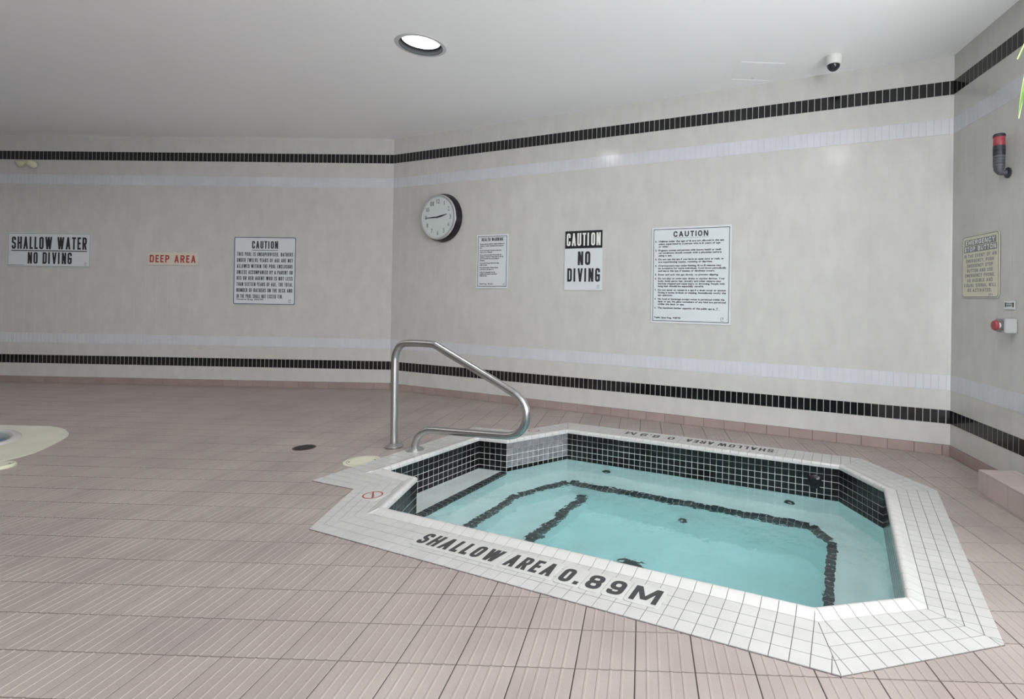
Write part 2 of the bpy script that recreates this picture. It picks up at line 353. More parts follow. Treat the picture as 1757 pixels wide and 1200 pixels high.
def layout(text, x, y, h, w=None, bold=0.0, align='l', slim=0.8):
    """verts/faces of one line: baseline (x, y), cap height h, fitted to width w (or natural width * slim)"""
    if bold and all(ch in BLK or ch == ' ' for ch in text): return block(text, x, y, h, w, bold, align)
    sc = h / CAPH; pen = 0.0; items = []
    for ch in text:
        if ch == ' ': pen += 0.30; continue
        v, f, a = GL[ch]; items.append((v, f, pen)); pen += a + 0.085
    tot = max(pen - 0.085, 1e-6)
    sx = (w / tot) if w else sc * slim
    if align == 'c': x = x - tot * sx / 2
    V, F = [], []
    offs = [(0, 0)] if not bold else [(-bold, 0), (bold, 0), (0, bold), (0, -bold)]
    for k, (ox, oy) in enumerate(offs):
        for v, f, p in items:
            b = len(V)
            V += [(x + (q.x + p) * sx + ox, y + q.y * sc + oy, k * 0.00004) for q in v]; F += [[b + i for i in g] for g in f]
    return V, F

# ------------------------------------------------------------------ geometry of the room
H = 3.304
A = Vector((-3.1462, 6.7867)); B = Vector((2.6467, 4.2450))
DL = Vector((-0.99978, 0.02078)); DB = (B - A).normalized(); DR = Vector((-0.0741, -0.99725)).normalized()
LW, BW, RW = 10.2, (B - A).length, 8.9
Lend = A + DL * LW; Rend = B + DR * RW
REAR_L = Vector((Lend.x - 0.2, Rend.y - 0.2))
ANG_U = math.radians(-22.7182)
UU = Vector((math.cos(ANG_U), math.sin(ANG_U))); VV = Vector((-math.sin(ANG_U), math.cos(ANG_U)))
def uv(u, v): return UU * u + VV * v
TUB_IN = [(-2.45, 2.215), (-2.663, 2.672), (-3.0, 2.70), (-2.94, 3.656), (-2.669, 3.686), (-2.375, 4.212), (-0.033, 4.205), (0.248, 3.832), (0.248, 2.458), (-0.108, 2.217)]
TUB_OUT = [(-2.604, 1.872), (-2.885, 2.368), (-3.262, 2.358), (-3.235, 3.955), (-2.79, 4.02), (-2.535, 4.505), (0.125, 4.51), (0.575, 3.965), (0.552, 2.285), (0.0, 1.868)]
def area2(p): return sum(p[i][0] * p[(i + 1) % len(p)][1] - p[(i + 1) % len(p)][0] * p[i][1] for i in range(len(p)))
def wuv(l): return [tuple(uv(*p)) for p in l]

# pool outlines (world)
POOL_OUT = [(-9.2, 4.9), (-7.2, 4.78), (-5.72, 4.70), (-5.25, 4.685), (-5.11, 4.64), (-4.99, 4.58), (-4.84, 4.47), (-4.75, 4.38), (-4.66, 4.24), (-4.57, 4.07), (-4.51, 3.93), (-4.495, 3.82), (-4.52, 3.70), (-4.62, 3.45), (-4.85, 3.1), (-5.3, 2.7), (-6.0, 2.35), (-7.2, 2.2), (-9.0, 2.2), (-10.8, 2.6), (-11.4, 3.5), (-10.8, 4.5)]
POOL_IN = [(-9.0, 4.5), (-7.2, 4.52), (-5.9, 4.52), (-5.45, 4.475), (-5.36, 4.45), (-5.25, 4.39), (-5.135, 4.30), (-5.045, 4.19), (-5.02, 4.08), (-5.05, 3.9), (-5.15, 3.65), (-5.35, 3.35), (-5.7, 3.05), (-6.2, 2.8), (-7.2, 2.65), (-9.0, 2.65), (-10.4, 2.95), (-10.9, 3.5), (-10.4, 4.2)]

def clip(poly, n, d):
    """keep the side n.p <= d of a convex polygon"""
    out = []
    for i in range(len(poly)):
        a, b = poly[i], poly[(i + 1) % len(poly)]; da = n[0] * a[0] + n[1] * a[1] - d; db = n[0] * b[0] + n[1] * b[1] - d
        if da <= 0: out.append(a)
        if (da < 0 < db) or (db < 0 < da): t = da / (da - db); out.append((a[0] + (b[0] - a[0]) * t, a[1] + (b[1] - a[1]) * t))
    return out
def inset_poly(poly, g):
    """shrink a small convex polygon by g on every side"""
    if len(poly) < 3 or abs(area2(poly)) < 1e-6: return []
    s = 1 if area2(poly) > 0 else -1; out = list(poly)
    for i in range(len(poly)):
        a, b = poly[i], poly[(i + 1) % len(poly)]; e = (b[0] - a[0], b[1] - a[1]); l = math.hypot(*e)
        if l < 1e-5: continue
        n = (e[1] / l * s, -e[0] / l * s)      # outward
        out = clip(out, n, n[0] * a[0] + n[1] * a[1] - g)
        if len(out) < 3: return []
    return out if abs(area2(out)) > 8e-6 else []
def pip(p, poly):
    c = False; n = len(poly); j = n - 1
    for i in range(n):
        a, b = poly[i], poly[j]
        if (a[1] > p[1]) != (b[1] > p[1]) and p[0] < (b[0] - a[0]) * (p[1] - a[1]) / (b[1] - a[1]) + a[0]: c = not c
        j = i
    return c
def img(p):
    """(x, y) of a world point in the 1757 x 1200 frame; only used to choose which repeats are in view"""
    y = p[1]; return None if y < 0.15 else (1081.7 + 884.45 * p[0] / y, 506.5 + 884.45 * (1.25 - p[2]) / y)
def in_view(p, m=40):
    q = img(p); return q is not None and -m < q[0] < 1757 + m and -m < q[1] < 1200 + m

# ------------------------------------------------------------------ floor
outer_floor = [tuple(Lend + Vector((-0.2, 0.3))), tuple(A + Vector((0, 0.3))), tuple(B + Vector((0.4, 0.1))), tuple(Rend + Vector((0.4, -0.4))), (REAR_L.x, REAR_L.y - 0.2)]
tub_out_w = wuv(TUB_OUT); tub_in_w = wuv(TUB_IN)
floor = link('floor', fill(outer_floor, [tub_out_w, POOL_OUT], -0.004, 'floor', M['floor_grout']))
tag(floor, 'floor of ribbed mauve brown quarry tiles', kind='structure')
T = 0.2022; GA = math.radians(-1.388); G0 = Vector((math.cos(GA), math.sin(GA))); G1 = Vector((-G0.y, G0.x)); GO = Vector((-1.774, 2.187))
def gpt(i, j): return GO + G0 * (i * T) + G1 * (j * T)
def rib_tile_mesh():
    g = 0.0022; w = T - 2 * g; prof = [(0, -0.006), (0.0, -0.0006), (0.0015, 0.0)]
    for k in range(1, 5):
        c = w * k / 5.0; prof += [(c - 0.005, 0.0), (c - 0.003, 0.0014), (c + 0.003, 0.0014), (c + 0.005, 0.0)]
    prof += [(w - 0.0015, 0.0), (w, -0.0006), (w, -0.006)]
    vs_, fs = [], []
    for x, z in prof:
        for y in (0, w): vs_.append((x + g, y + g, z))
    n = len(prof)
    for i in range(n - 1): fs.append((2 * i, 2 * i + 2, 2 * i + 3, 2 * i + 1))
    fs.append([2 * i for i in reversed(range(n))]); fs.append([2 * i + 1 for i in range(n)])
    return vs_, fs
RV, RF = rib_tile_mesh()
rib_me = new_mesh('floor_tile', RV, RF, M['floor_tile'])
def poly_bb(p): xs = [q[0] for q in p]; ys = [q[1] for q in p]; return min(xs), max(xs), min(ys), max(ys)
half = [(A, DL, 1), (A, DB, -1), (B, DR, -1)]   # walls: keep the room side
def wall_planes():
    out = []
    for o, d in ((A, DL), (A, DB), (B, DR)):
        n = Vector((-d.y, d.x))
        if n.dot(Vector((0, 0)) - o) > 0: n = -n      # outward normal (camera stands inside)
        out.append((n, n.dot(o) - 0.012))
    return out
WP = wall_planes()
full, cut, plain = [], [], []
holes = [(tub_out_w, poly_bb(tub_out_w)), (POOL_OUT, poly_bb(POOL_OUT))]
for i in range(-46, 24):
    for j in range(-32, 25):
        c = [gpt(i, j), gpt(i + 1, j), gpt(i + 1, j + 1), gpt(i, j + 1)]; cen = gpt(i + .5, j + .5)
        ins = [all(n.dot(q) < d for n, d in WP) for q in c]
        if not any(ins): continue
        clipw = not all(ins); hp = None; dead = False
        for hpoly, bb in holes:
            if bb[0] - .3 < cen.x < bb[1] + .3 and bb[2] - .3 < cen.y < bb[3] + .3:
                inn = [pip(q, hpoly) for q in c] + [pip(cen, hpoly)]
                crosses = any(pip(q, [tuple(x) for x in c]) for q in hpoly)
                if not crosses:
                    for k in range(len(hpoly)):
                        a, b = hpoly[k], hpoly[(k + 1) % len(hpoly)]
                        seg = Vector(b) - Vector(a); t_ = max(0, min(1, (cen - Vector(a)).dot(seg) / seg.length_squared))
                        if (Vector(a) + seg * t_ - cen).length < T * 0.72: crosses = True; break
                if all(inn) and not crosses: dead = True
                elif any(inn) or crosses: hp = hpoly
        if dead: continue
        rec = (i, j, cen, clipw, hp)
        (cut if (clipw or hp) else full).append(rec)
def cut_tile(i, j, clipw, hp):
    bm = bmesh.new(); o = gpt(i, j)
    vv = [bm.verts.new((*(o + G0 * x + G1 * y), z)) for x, y, z in RV]
    for f in RF: bm.faces.new([vv[k] for k in f])
    c = [gpt(i, j), gpt(i + 1, j), gpt(i + 1, j + 1), gpt(i, j + 1)]; cen = gpt(i + .5, j + .5)
    if clipw:
        for n, d in WP:
            if any(n.dot(q) > d for q in c):
                bmesh.ops.bisect_plane(bm, geom=bm.verts[:] + bm.edges[:] + bm.faces[:], plane_co=(*(n * d), 0), plane_no=(*n, 0), clear_outer=True)
    if hp:
        for k in range(len(hp)):
            a, b = Vector(hp[k]), Vector(hp[(k + 1) % len(hp)]); seg = b - a
            t_ = max(0, min(1, (cen - a).dot(seg) / seg.length_squared))
            if (a + seg * t_ - cen).length < T * 0.75:
                n = Vector((-seg.y, seg.x)).normalized()
                bmesh.ops.bisect_plane(bm, geom=bm.verts[:] + bm.edges[:] + bm.faces[:], plane_co=(*a, 0), plane_no=(*n, 0))
        kill = [f for f in bm.faces if pip(f.calc_center_median()[:2], hp)]
        bmesh.ops.delete(bm, geom=kill, context='FACES')
    bm.verts.index_update()
    r = ([v.co.copy() for v in bm.verts], [[v.index for v in f.verts] for f in bm.faces]); bm.free(); return r
cand = sorted([r for r in full + cut if in_view((r[2].x, r[2].y, 0), 10)], key=lambda r: r[2].length)
near = set((r[0], r[1]) for r in cand[:298])
rest = MB()
for i, j, cen, clipw, hp in full + cut:
    if clipw or hp:
        V_, F_ = cut_tile(i, j, clipw, hp)
        if not F_: continue
        if (i, j) in near: link('tile', new_mesh('tile', V_, F_, M['floor_tile']), floor)
        else: rest.add(V_, F_)
    else:
        o = gpt(i, j)
        tz = random.uniform(-0.0004, 0.0004)
        if (i, j) in near: link('tile', rib_me, floor, (o.x, o.y, tz), (0, 0, GA))
        else:
            rest.add([(*(o + G0 * x + G1 * y), z + tz) for x, y, z in RV], RF)
tag(rest.build('tile', M['floor_tile'], floor), kind='stuff')

# ------------------------------------------------------------------ walls, ceiling
def wall_thing(name, label, o, d, length, thick=0.15, openings=()):
    """plain wall slab (joint colour) with rectangular openings; s along d, z up"""
    n = Vector((-d.y, d.x))
    if n.dot(-o) < 0: n = -n                      # into the room
    mb = MB(); z0, z1 = -0.05, H + 0.1
    xs = sorted({-0.0, length} | {s for op in openings for s in op[:2]}); zs = sorted({z0, z1} | {z for op in openings for z in op[2:]})
    for a, b in zip(xs, xs[1:]):
        for c, e in zip(zs, zs[1:]):
            if any(op[0] <= (a + b) / 2 <= op[1] and op[2] <= (c + e) / 2 <= op[3] for op in openings): continue
            P = [o + d * a, o + d * b, o + d * b - n * thick, o + d * a - n * thick]
            mb.prism([tuple(p) for p in P], c, e)
    w = mb.build(name, M['wall_grout']); tag(w, label, kind='structure'); return w, n
wl, NL = wall_thing('wall_left', 'far beige tiled wall with the shallow water and deep area signs', A, DL, LW)
wb, NB = wall_thing('wall_back', 'beige tiled wall behind the hot tub with the clock', A, DB, BW)
WIN_R = [(2.0, 4.5, 0.95, 2.75), (4.8, 7.3, 0.95, 2.75)]
wr, NR = wall_thing('wall_right', 'beige tiled wall with the emergency stop button', B, DR, RW, openings=WIN_R)
Rc = Rend; Lc = Vector((Lend.x, Rend.y))
rear_d = (Lc - Rc).normalized(); rear_len = (Lc - Rc).length
WIN_FILL = [(0.08, 1.75, 0.15, 3.1)]  # added unseen window, placed to give fill without showing in wall reflections
wk, NK = wall_thing('wall_rear', 'rear wall behind the viewer with a tall window added for fill light', Rc, rear_d, rear_len, openings=WIN_FILL)
ws, NS = wall_thing('wall_side', 'plain end wall beyond the swimming pool', Lc, (Lend - Lc).normalized(), (Lend - Lc).length)
k = 0
for (o, d, n, ops) in ((B, DR, NR, WIN_R), (Rc, rear_d, NK, WIN_FILL)):
    for (s0, s1, z0, z1) in ops:
        k += 1
        w = bpy.data.objects.new('window_%d' % k, None); COL.objects.link(w); tag(w, 'window letting daylight in, the rear one added for fill', kind='structure')
        def bar(a, b, c, e, name='frame'):
            m = MB(); P = [o + d * a - n * 0.05, o + d * b - n * 0.05, o + d * b - n * 0.10, o + d * a - n * 0.10]
            m.prism([tuple(p) for p in P], c, e); return m
        for a, b, c, e in ((s0, s1, z0, z0 + .05), (s0, s1, z1 - .05, z1), (s0, s0 + .05, z0 + .05, z1 - .05), (s1 - .05, s1, z0 + .05, z1 - .05), ((s0 + s1) / 2 - .025, (s0 + s1) / 2 + .025, z0 + .05, z1 - .05)):
            bar(a, b, c, e).build('frame', M['frame_alu'], w)
        for a, b in ((s0 + .05, (s0 + s1) / 2 - .025), ((s0 + s1) / 2 + .025, s1 - .05)):
            m = MB(); P = [o + d * a - n * 0.07, o + d * b - n * 0.07, o + d * b - n * 0.076, o + d * a - n * 0.076]
            m.prism([tuple(p) for p in P], z0 + .05, z1 - .05); m.build('pane', M['pane'], w)
circ = lambda cx, cy, r, n=36: [(cx + r * math.cos(2 * math.pi * i / n), cy + r * math.sin(2 * math.pi * i / n)) for i in range(n)]
ceil_outer = [tuple(Lend + Vector((-0.1, 0.1))), tuple(A + Vector((0.0, 0.1))), tuple(B + Vector((0.1, 0.1))), tuple(Rend + Vector((0.1, -0.1))), tuple(Lc + Vector((-0.1, -0.1)))]
ceiling = link('ceiling', fill(ceil_outer, [circ(x, y, 0.165) for x, y in LAMPS], H, 'ceiling', M['ceiling'], up=False))
tag(ceiling, 'smooth white painted ceiling', kind='structure')
mb = MB(); mb.prism(ceil_outer, H + 0.25, H + 0.35); tag(mb.build('ceiling', M['ceiling']), 'slab above the ceiling', kind='structure')

# stripes, wall tiles, skirting, laid out in wall coordinates
def frame_mat(o, d, n):
    """local x along the wall, local y up, local z out of the wall"""
    m = Matrix.Identity(4); m.col[0] = (d.x, d.y, 0, 0); m.col[1] = (0, 0, 1, 0)
    m.col[2] = (n.x, n.y, 0, 0); m.col[3] = (o.x, o.y, 0, 1); return m
def tile_mesh(w, h, t, c, material, name='tile'):
    vs_ = [(0, 0, 0), (w, 0, 0), (w, h, 0), (0, h, 0), (0, 0, t - c), (w, 0, t - c), (w, h, t - c), (0, h, t - c), (c, c, t), (w - c, c, t), (w - c, h - c, t), (c, h - c, t)]
    fs = [(0, 1, 5, 4), (1, 2, 6, 5), (2, 3, 7, 6), (3, 0, 4, 7), (4, 5, 9, 8), (5, 6, 10, 9), (6, 7, 11, 10), (7, 4, 8, 11), (8, 9, 10, 11)]
    return new_mesh(name, vs_, fs, material)
def flip_needed(d, n): return Vector((d.x, d.y, 0)).cross(Vector((0, 0, 1))).dot(Vector((n.x, n.y, 0))) < 0
RZ = {}
for nm, o, d, n, L_ in (('left', A, DL, NL, LW), ('back', A, DB, NB, BW), ('right', B, DR, NR, RW)):
    # a right-handed frame: run from the other end where needed
    if flip_needed(d, n): RZ[nm] = (o + d * L_, -d, n, L_, True)
    else: RZ[nm] = (o, d, n, L_, False)
def wrot(nm):
    o, d, n, L_, fl = RZ[nm]; m = Matrix.Identity(3); m.col[0] = (d.x, d.y, 0); m.col[1] = (0, 0, 1); m.col[2] = (n.x, n.y, 0); return m.to_euler()
def wpos(nm, s, z, off=0.0):
    """s measured from the photographed corner (A for left/back, B for right)"""
    o, d, n, L_, fl = RZ[nm]; base = {'left': A, 'back': A, 'right': B}[nm]; dd = {'left': DL, 'back': DB, 'right': DR}[nm]
    p = base + dd * s + n * off; return Vector((p.x, p.y, z))
def place_row(nm, parent, meshes, s_list, z, rot, off, name='tile', lim=300):
    pass
ROWS = [(0.085, 0.260), (0.372, 0.535), (0.662, 0.861), (0.861, 1.060), (1.060, 1.259), (1.259, 1.458), (1.458, 1.657), (1.657, 1.856), (1.856, 2.055), (2.055, 2.254), (2.254, 2.453), (2.453, 2.652), (2.782, 2.978), (3.094, H)]
TW = 0.150
SPAN = {'left': (0, 6.4), 'back': (0, BW), 'right': (0, 1.9)}
for nm, wobj in (('left', wl), ('back', wb), ('right', wr)):
    L_ = SPAN[nm][1]; rot = wrot(nm); fl = RZ[nm][4]
    nt_ = int(math.ceil(L_ / TW)); recs = []
    for ri, (z0, z1) in enumerate(ROWS):
        for c in range(nt_):
            s0 = c * TW; s1 = min(s0 + TW, L_)
            if s1 - s0 < 0.02: continue
            mid = wpos(nm, (s0 + s1) / 2, (z0 + z1) / 2)
            recs.append((s0, s1, z0, z1, mid))
    vis = [r for r in recs if in_view(r[4], 0)]
    vis.sort(key=lambda r: (r[4].xy.length))
    keep = set(id(r) for r in vis[:300]); meshes = {}; R_ = MB()
    for r in recs:
        s0, s1, z0, z1, _ = r; w = s1 - s0 - 0.0013; h = z1 - z0 - 0.0008
        sl = s1 - 0.0008 if fl else s0 + 0.0008
        p = wpos(nm, sl, z0 + 0.0008, 0.0)
        if id(r) in keep:
            key = (round(w, 4), round(h, 4))
            if key not in meshes: meshes[key] = tile_mesh(w, h, 0.0007, 0.0002, M['wall_tile'])
            link('tile', meshes[key], wobj, p, rot)
        else:
            t_ = tile_mesh(w, h, 0.0007, 0.0002, M['wall_tile']); mw = Matrix.Translation(p) @ rot.to_matrix().to_4x4()
            R_.add([v.co for v in t_.vertices], [list(q.vertices) for q in t_.polygons], mw); bpy.data.meshes.remove(t_)
    if R_.f: tag(R_.build('tile', M['wall_tile'], wobj), kind='stuff')
# the plain continuation of the left and right walls
def strip(nm, s0, s1, z0, z1, off, material, name, parent):
    P = [wpos(nm, s0, 0).xy, wpos(nm, s1, 0).xy, wpos(nm, s1, 0, off).xy, wpos(nm, s0, 0, off).xy]
    m = MB(); m.prism([tuple(p) for p in P], z0, z1); return m.build(name, material, parent)
for (z0, z1) in ROWS:
    strip('left', 6.41, LW, z0, z1, 0.0025, M['wall_tile'], 'panel', wl)
strip('right', 1.91, 2.0, 0.085, H, 0.0025, M['wall_tile'], 'panel', wr); strip('right', 7.3, RW, 0.085, H, 0.0025, M['wall_tile'], 'panel', wr)
strip('right', 2.0, 7.3, 0.085, 0.95, 0.0025, M['wall_tile'], 'panel', wr); strip('right', 4.5, 4.8, 0.95, 2.75, 0.0025, M['wall_tile'], 'panel', wr); strip('right', 2.0, 7.3, 2.75, H, 0.0025, M['wall_tile'], 'panel', wr)
TR = 0
def trim(nm, z0, z1, pitch, material, grout, label, thick, gap, name='tile', span=None, tname=None):
    global TR
    TR += 1; rot = wrot(nm); fl = RZ[nm][4]; L_ = span or {'left': 7.5, 'back': BW, 'right': 1.98}[nm]
    P = [wpos(nm, 0, 0).xy, wpos(nm, L_, 0).xy, wpos(nm, L_, 0, thick * 0.55).xy, wpos(nm, 0, 0, thick * 0.55).xy]
    base = MB(); base.prism([tuple(p) for p in P], z0, z1); t = base.build(tname or 'trim_%d' % TR, grout); tag(t, label, kind='structure')
    n_ = int(math.ceil(L_ / pitch - 1e-6)); me = tile_mesh(pitch - gap, z1 - z0 - gap * 0.4, thick, 0.0012, material); cnt = 0
    for c in range(n_):
        s0 = c * pitch; s1 = min(s0 + pitch, L_)
        if s1 - s0 < gap * 2 + 0.004: continue
        m_ = me if s1 - s0 > pitch - 1e-5 else tile_mesh(s1 - s0 - gap, z1 - z0 - gap * 0.4, thick, 0.0012, material)
        p = wpos(nm, (s1 - gap / 2) if fl else (s0 + gap / 2), z0 + gap * 0.2, 0.0)
        link(name, m_, t, p, rot)
    return t
PB = 0.0557
for nm, where in (('left', 'far left wall'), ('back', 'wall behind the hot tub'), ('right', 'right wall')):
    trim(nm, 2.978, 3.094, PB, M['blk_tile'], M['blk_grout'], 'upper stripe of upright black tiles on the ' + where, 0.005, 0.0062)
    trim(nm, 2.652, 2.782, PB, M['lav_tile'], M['wall_grout'], 'upper band of pale lavender tiles on the ' + where, 0.0035, 0.002)
    trim(nm, 0.535, 0.662, PB, M['lav_tile'], M['wall_grout'], 'lower band of pale lavender tiles on the ' + where, 0.0035, 0.002)
    trim(nm, 0.260, 0.372, PB, M['blk_tile'], M['blk_grout'], 'lower stripe of upright black tiles on the ' + where, 0.005, 0.0062)
    trim(nm, 0.0, 0.085, T, M['base_tile'], M['floor_grout'], 'mauve tile skirting along the ' + where, 0.010, 0.0035, tname='baseboard_' + nm)

# ------------------------------------------------------------------ hot tub
tub = thing('hot_tub', 'sunken octagonal hot tub with white tile coping and black waterline tiles', 'hot tub', (*uv(-1.2, 3.2), 0))
def adopt(o):  # keep world placement while parented to the tub
    o.parent = tub; o.matrix_parent_inverse = Matrix.Translation(-tub.location); return o
ZT = 0.006     # top of coping tiles
NS_ = len(TUB_IN)
bed = MB()
for i in range(NS_):
    a, b = uv(*TUB_IN[i]), uv(*TUB_IN[(i + 1) % NS_]); c, d = uv(*TUB_OUT[(i + 1) % NS_]), uv(*TUB_OUT[i])
    bed.prism([tuple(a), tuple(b), tuple(c), tuple(d)], -0.10, ZT - 0.0025)
adopt(bed.build('coping_bed', M['cop_grout']))
PC = 0.0694; BN = 0.075; cop = []; noses = []
NP = [(-0.003, -0.012), (-0.004, 0.006), (-0.0005, 0.015), (0.008, 0.0205), (0.022, 0.0215), (0.042, 0.016), (0.060, 0.009), (BN - 0.002, ZT + 0.0005), (BN - 0.001, ZT - 0.004)]
cw = area2(TUB_IN)
for i in range(NS_):
    a, b = Vector(TUB_IN[i]), Vector(TUB_IN[(i + 1) % NS_]); oa, ob = Vector(TUB_OUT[i]), Vector(TUB_OUT[(i + 1) % NS_])
    e = (b - a); Ls = e.length; e.normalize(); n = Vector((-e.y, e.x))
    if n.dot(oa - a) < 0: n = -n
    def loc(p): q = Vector(p) - a; return (q.dot(e), q.dot(n))
    quad = [(0, 0), loc(b), loc(ob), loc(oa)]
    la, lb = quad[3], quad[2]; smin, smax = min(0, la[0]), max(Ls, lb[0])
    if area2(quad) < 0: quad = quad[::-1]
    wid = (la[1] + lb[1]) / 2; nrow = 4; k0 = -int(math.ceil(-smin / PC + 1)); k1 = int(math.ceil(smax / PC + 1))
    off0 = (Ls / 2) % PC
    # each row a fraction between the bullnose and the outer edge (the outer edge may taper)
    for r in range(nrow):
        f0, f1 = r / nrow, (r + 1) / nrow
        def edge(s, f):   # height of the row line at s
            t_ = (s - la[0]) / (lb[0] - la[0]); o_ = la[1] + (lb[1] - la[1]) * t_; return BN + (o_ - BN) * f
        for k in range(k0, k1):
            s0, s1 = off0 + k * PC, off0 + (k + 1) * PC
            p = [(s0, edge(s0, f0)), (s1, edge(s1, f0)), (s1, edge(s1, f1)), (s0, edge(s0, f1))]
            for q in range(4):
                x, y = quad[q], quad[(q + 1) % 4]; ex = (y[0] - x[0], y[1] - x[1]); l = math.hypot(*ex); nn = (ex[1] / l, -ex[0] / l)
                p = clip(p, nn, nn[0] * x[0] + nn[1] * x[1])
                if len(p) < 3: break
            if len(p) < 3: continue
            p = inset_poly(p, 0.0015)
            if len(p) < 3: continue
            P = [a + e * q[0] + n * q[1] for q in p]; P = [uv(*q) for q in P]
            if area2([tuple(q) for q in P]) < 0: P = P[::-1]
            cen = sum(P, Vector((0, 0))) / len(P); cop.append((cen, P))
    # bullnose pieces
    for k in range(k0, k1):
        s0, s1 = off0 + k * PC, off0 + (k + 1) * PC; sec = []
        for w_, z_ in NP:
            ma = la[0] * w_ / la[1]; mb_ = Ls + (lb[0] - Ls) * w_ / lb[1]
            x0, x1 = max(s0 + .0013, ma), min(s1 - .0013, mb_)
            if x1 < x0: x0 = x1 = (mb_ if s0 + .0013 > mb_ else ma)
            sec.append((x0, x1, w_, z_))
        if max(x1 - x0 for x0, x1, _, _ in sec) < 0.0006: continue
        V_ = []
        for x0, x1, w_, z_ in sec:
            for x in (x0, x1): V_.append((*uv(*(a + e * x + n * w_)), z_))
        F_ = [(2 * q, 2 * q + 1, 2 * q + 3, 2 * q + 2) for q in range(len(sec) - 1)]
        m = len(sec); F_.append([2 * q for q in reversed(range(m))]); F_.append([2 * q + 1 for q in range(m)])
        noses.append((Vector(V_[8][:2]), V_, F_))
cop.sort(key=lambda r: r[0].length); R_ = MB()
for q, (cen, P) in enumerate(cop):
    z1 = ZT + random.uniform(-0.0003, 0.0003)
    loc0 = P[0]
    m = MB(); 
    if q < 298:
        m.prism([tuple(x - cen) for x in P], -0.006, z1); o = m.build('coping_tile', M['coping'], None, (cen.x, cen.y, 0)); adopt(o)
    else: R_.prism([tuple(x) for x in P], -0.006, z1)
tag(adopt(R_.build('coping_tile', M['coping'])), kind='stuff')
for cen, V_, F_ in noses:
    me_ = new_mesh('bullnose_tile', V_, F_, M['nose'], smooth=True); me_.set_sharp_from_angle(angle=math.radians(40))
    adopt(link('bullnose_tile', me_))

# waterline tiles
PM = 0.0515; ZW = -0.245; wt = []
for i in range(NS_):
    a, b = uv(*TUB_IN[i]), uv(*TUB_IN[(i + 1) % NS_]); e = (b - a); Ls = e.length; e.normalize(); n = Vector((-e.y, e.x))
    cen = uv(-1.2, 3.2)
    mid = (a + b) / 2; inside = mid + n * 0.02
    if not pip(inside, tub_in_w): n = -n
    # frame: x along wall, y up, z = n
    if Vector((e.x, e.y, 0)).cross(Vector((0, 0, 1))).dot(Vector((n.x, n.y, 0))) < 0: a, b, e = b, a, -e
    m = Matrix.Identity(3); m.col[0] = (e.x, e.y, 0); m.col[1] = (0, 0, 1); m.col[2] = (n.x, n.y, 0); rot = m.to_euler()
    cnt = max(1, round(Ls / PM)); pw = Ls / cnt; me = tile_mesh(pw - 0.0042, PM - 0.0042, 0.003, 0.0008, M['blk_tile']); me2 = tile_mesh(pw - 0.0042, PM - 0.0042, 0.003, 0.0008, M['grey_tile']) if i == 4 else me
    hidden = n.dot(-mid) < -0.1 * mid.length
    for r in range(5):
        for k in range(cnt):
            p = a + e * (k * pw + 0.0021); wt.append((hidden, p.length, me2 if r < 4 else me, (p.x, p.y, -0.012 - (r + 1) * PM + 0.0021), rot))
    hid = hidden
wt.sort(key=lambda r: (n.dot(n) and r[0], r[1])); 
vis_w = [r for r in wt if not r[0] or True]
# faces turned towards the camera first, nearest first
def facing(rec):
    m = rec[4].to_matrix(); nn = Vector((m.col[2][0], m.col[2][1])); c = Vector(rec[3][:2]); return nn.dot(-c) > 0.05
wv = sorted([r for r in wt if facing(r)], key=lambda r: r[1]); wh = [r for r in wt if not facing(r)]
R_ = MB()
for q, r in enumerate(wv + wh):
    if q < 296: adopt(link('waterline_tile', r[2], None, r[3], r[4]))
    else:
        R_.cur = 1 if r[2].materials[0] == M['grey_tile'] else 0
        mw = Matrix.Translation(r[3]) @ r[4].to_matrix().to_4x4(); R_.add([v.co for v in r[2].vertices], [list(x.vertices) for x in r[2].polygons], mw)
tag(adopt(R_.build('waterline_tile', [M['blk_tile'], M['grey_tile']])), kind='stuff')

# basin: walls, landing, bench, step and floor
def line_isect(p, d, q, e):
    t_ = ((q - p).x * e.y - (q - p).y * e.x) / (d.x * e.y - d.y * e.x); return p + d * t_
OCT = [TUB_IN[i] for i in (0, 1, 4, 5, 6, 7, 8, 9)]
INS = [0.32, 0.25, 0.30, 0.28, 0.32, 0.34, 0.32, 0.32]   # side i runs from OCT[i] to OCT[i+1]
cenO = Vector((-1.2, 3.2)); sides = []
for i in range(8):
    a, b = Vector(OCT[i]), Vector(OCT[(i + 1) % 8]); e = (b - a).normalized(); n = Vector((-e.y, e.x))
    if n.dot(cenO - a) < 0: n = -n
    sides.append((a, e, n))
def inset_oct(extra=0.0):
    return [line_isect(sides[i - 1][0] + sides[i - 1][2] * (INS[i - 1] + extra), sides[i - 1][1], sides[i][0] + sides[i][2] * (INS[i] + extra), sides[i][1]) for i in range(8)]
BEN = inset_oct(); BENo = inset_oct(-0.056)
Z_L, Z_B, Z_S, Z_F = -0.285, -0.545, -0.79, -1.06
bs = MB()
def vwall(p, q, z0, z1): bs.add([(*uv(*p), z0), (*uv(*q), z0), (*uv(*q), z1), (*uv(*p), z1)], [(0, 1, 2, 3)])
bs.cur = 1
for i in range(NS_): vwall(TUB_IN[i], TUB_IN[(i + 1) % NS_], -0.273, 0.0)
bs.cur = 0
for i in range(NS_):
    if i in (1, 2, 3): vwall(TUB_IN[i], TUB_IN[i + 1], Z_L, -0.273)
    else: vwall(TUB_IN[i], TUB_IN[(i + 1) % NS_], Z_B, -0.273)
vwall(TUB_IN[1], TUB_IN[4], Z_B, Z_L)
bs.add([(*uv(*TUB_IN[k]), Z_L) for k in (1, 2, 3, 4)], [(0, 1, 2, 3)])
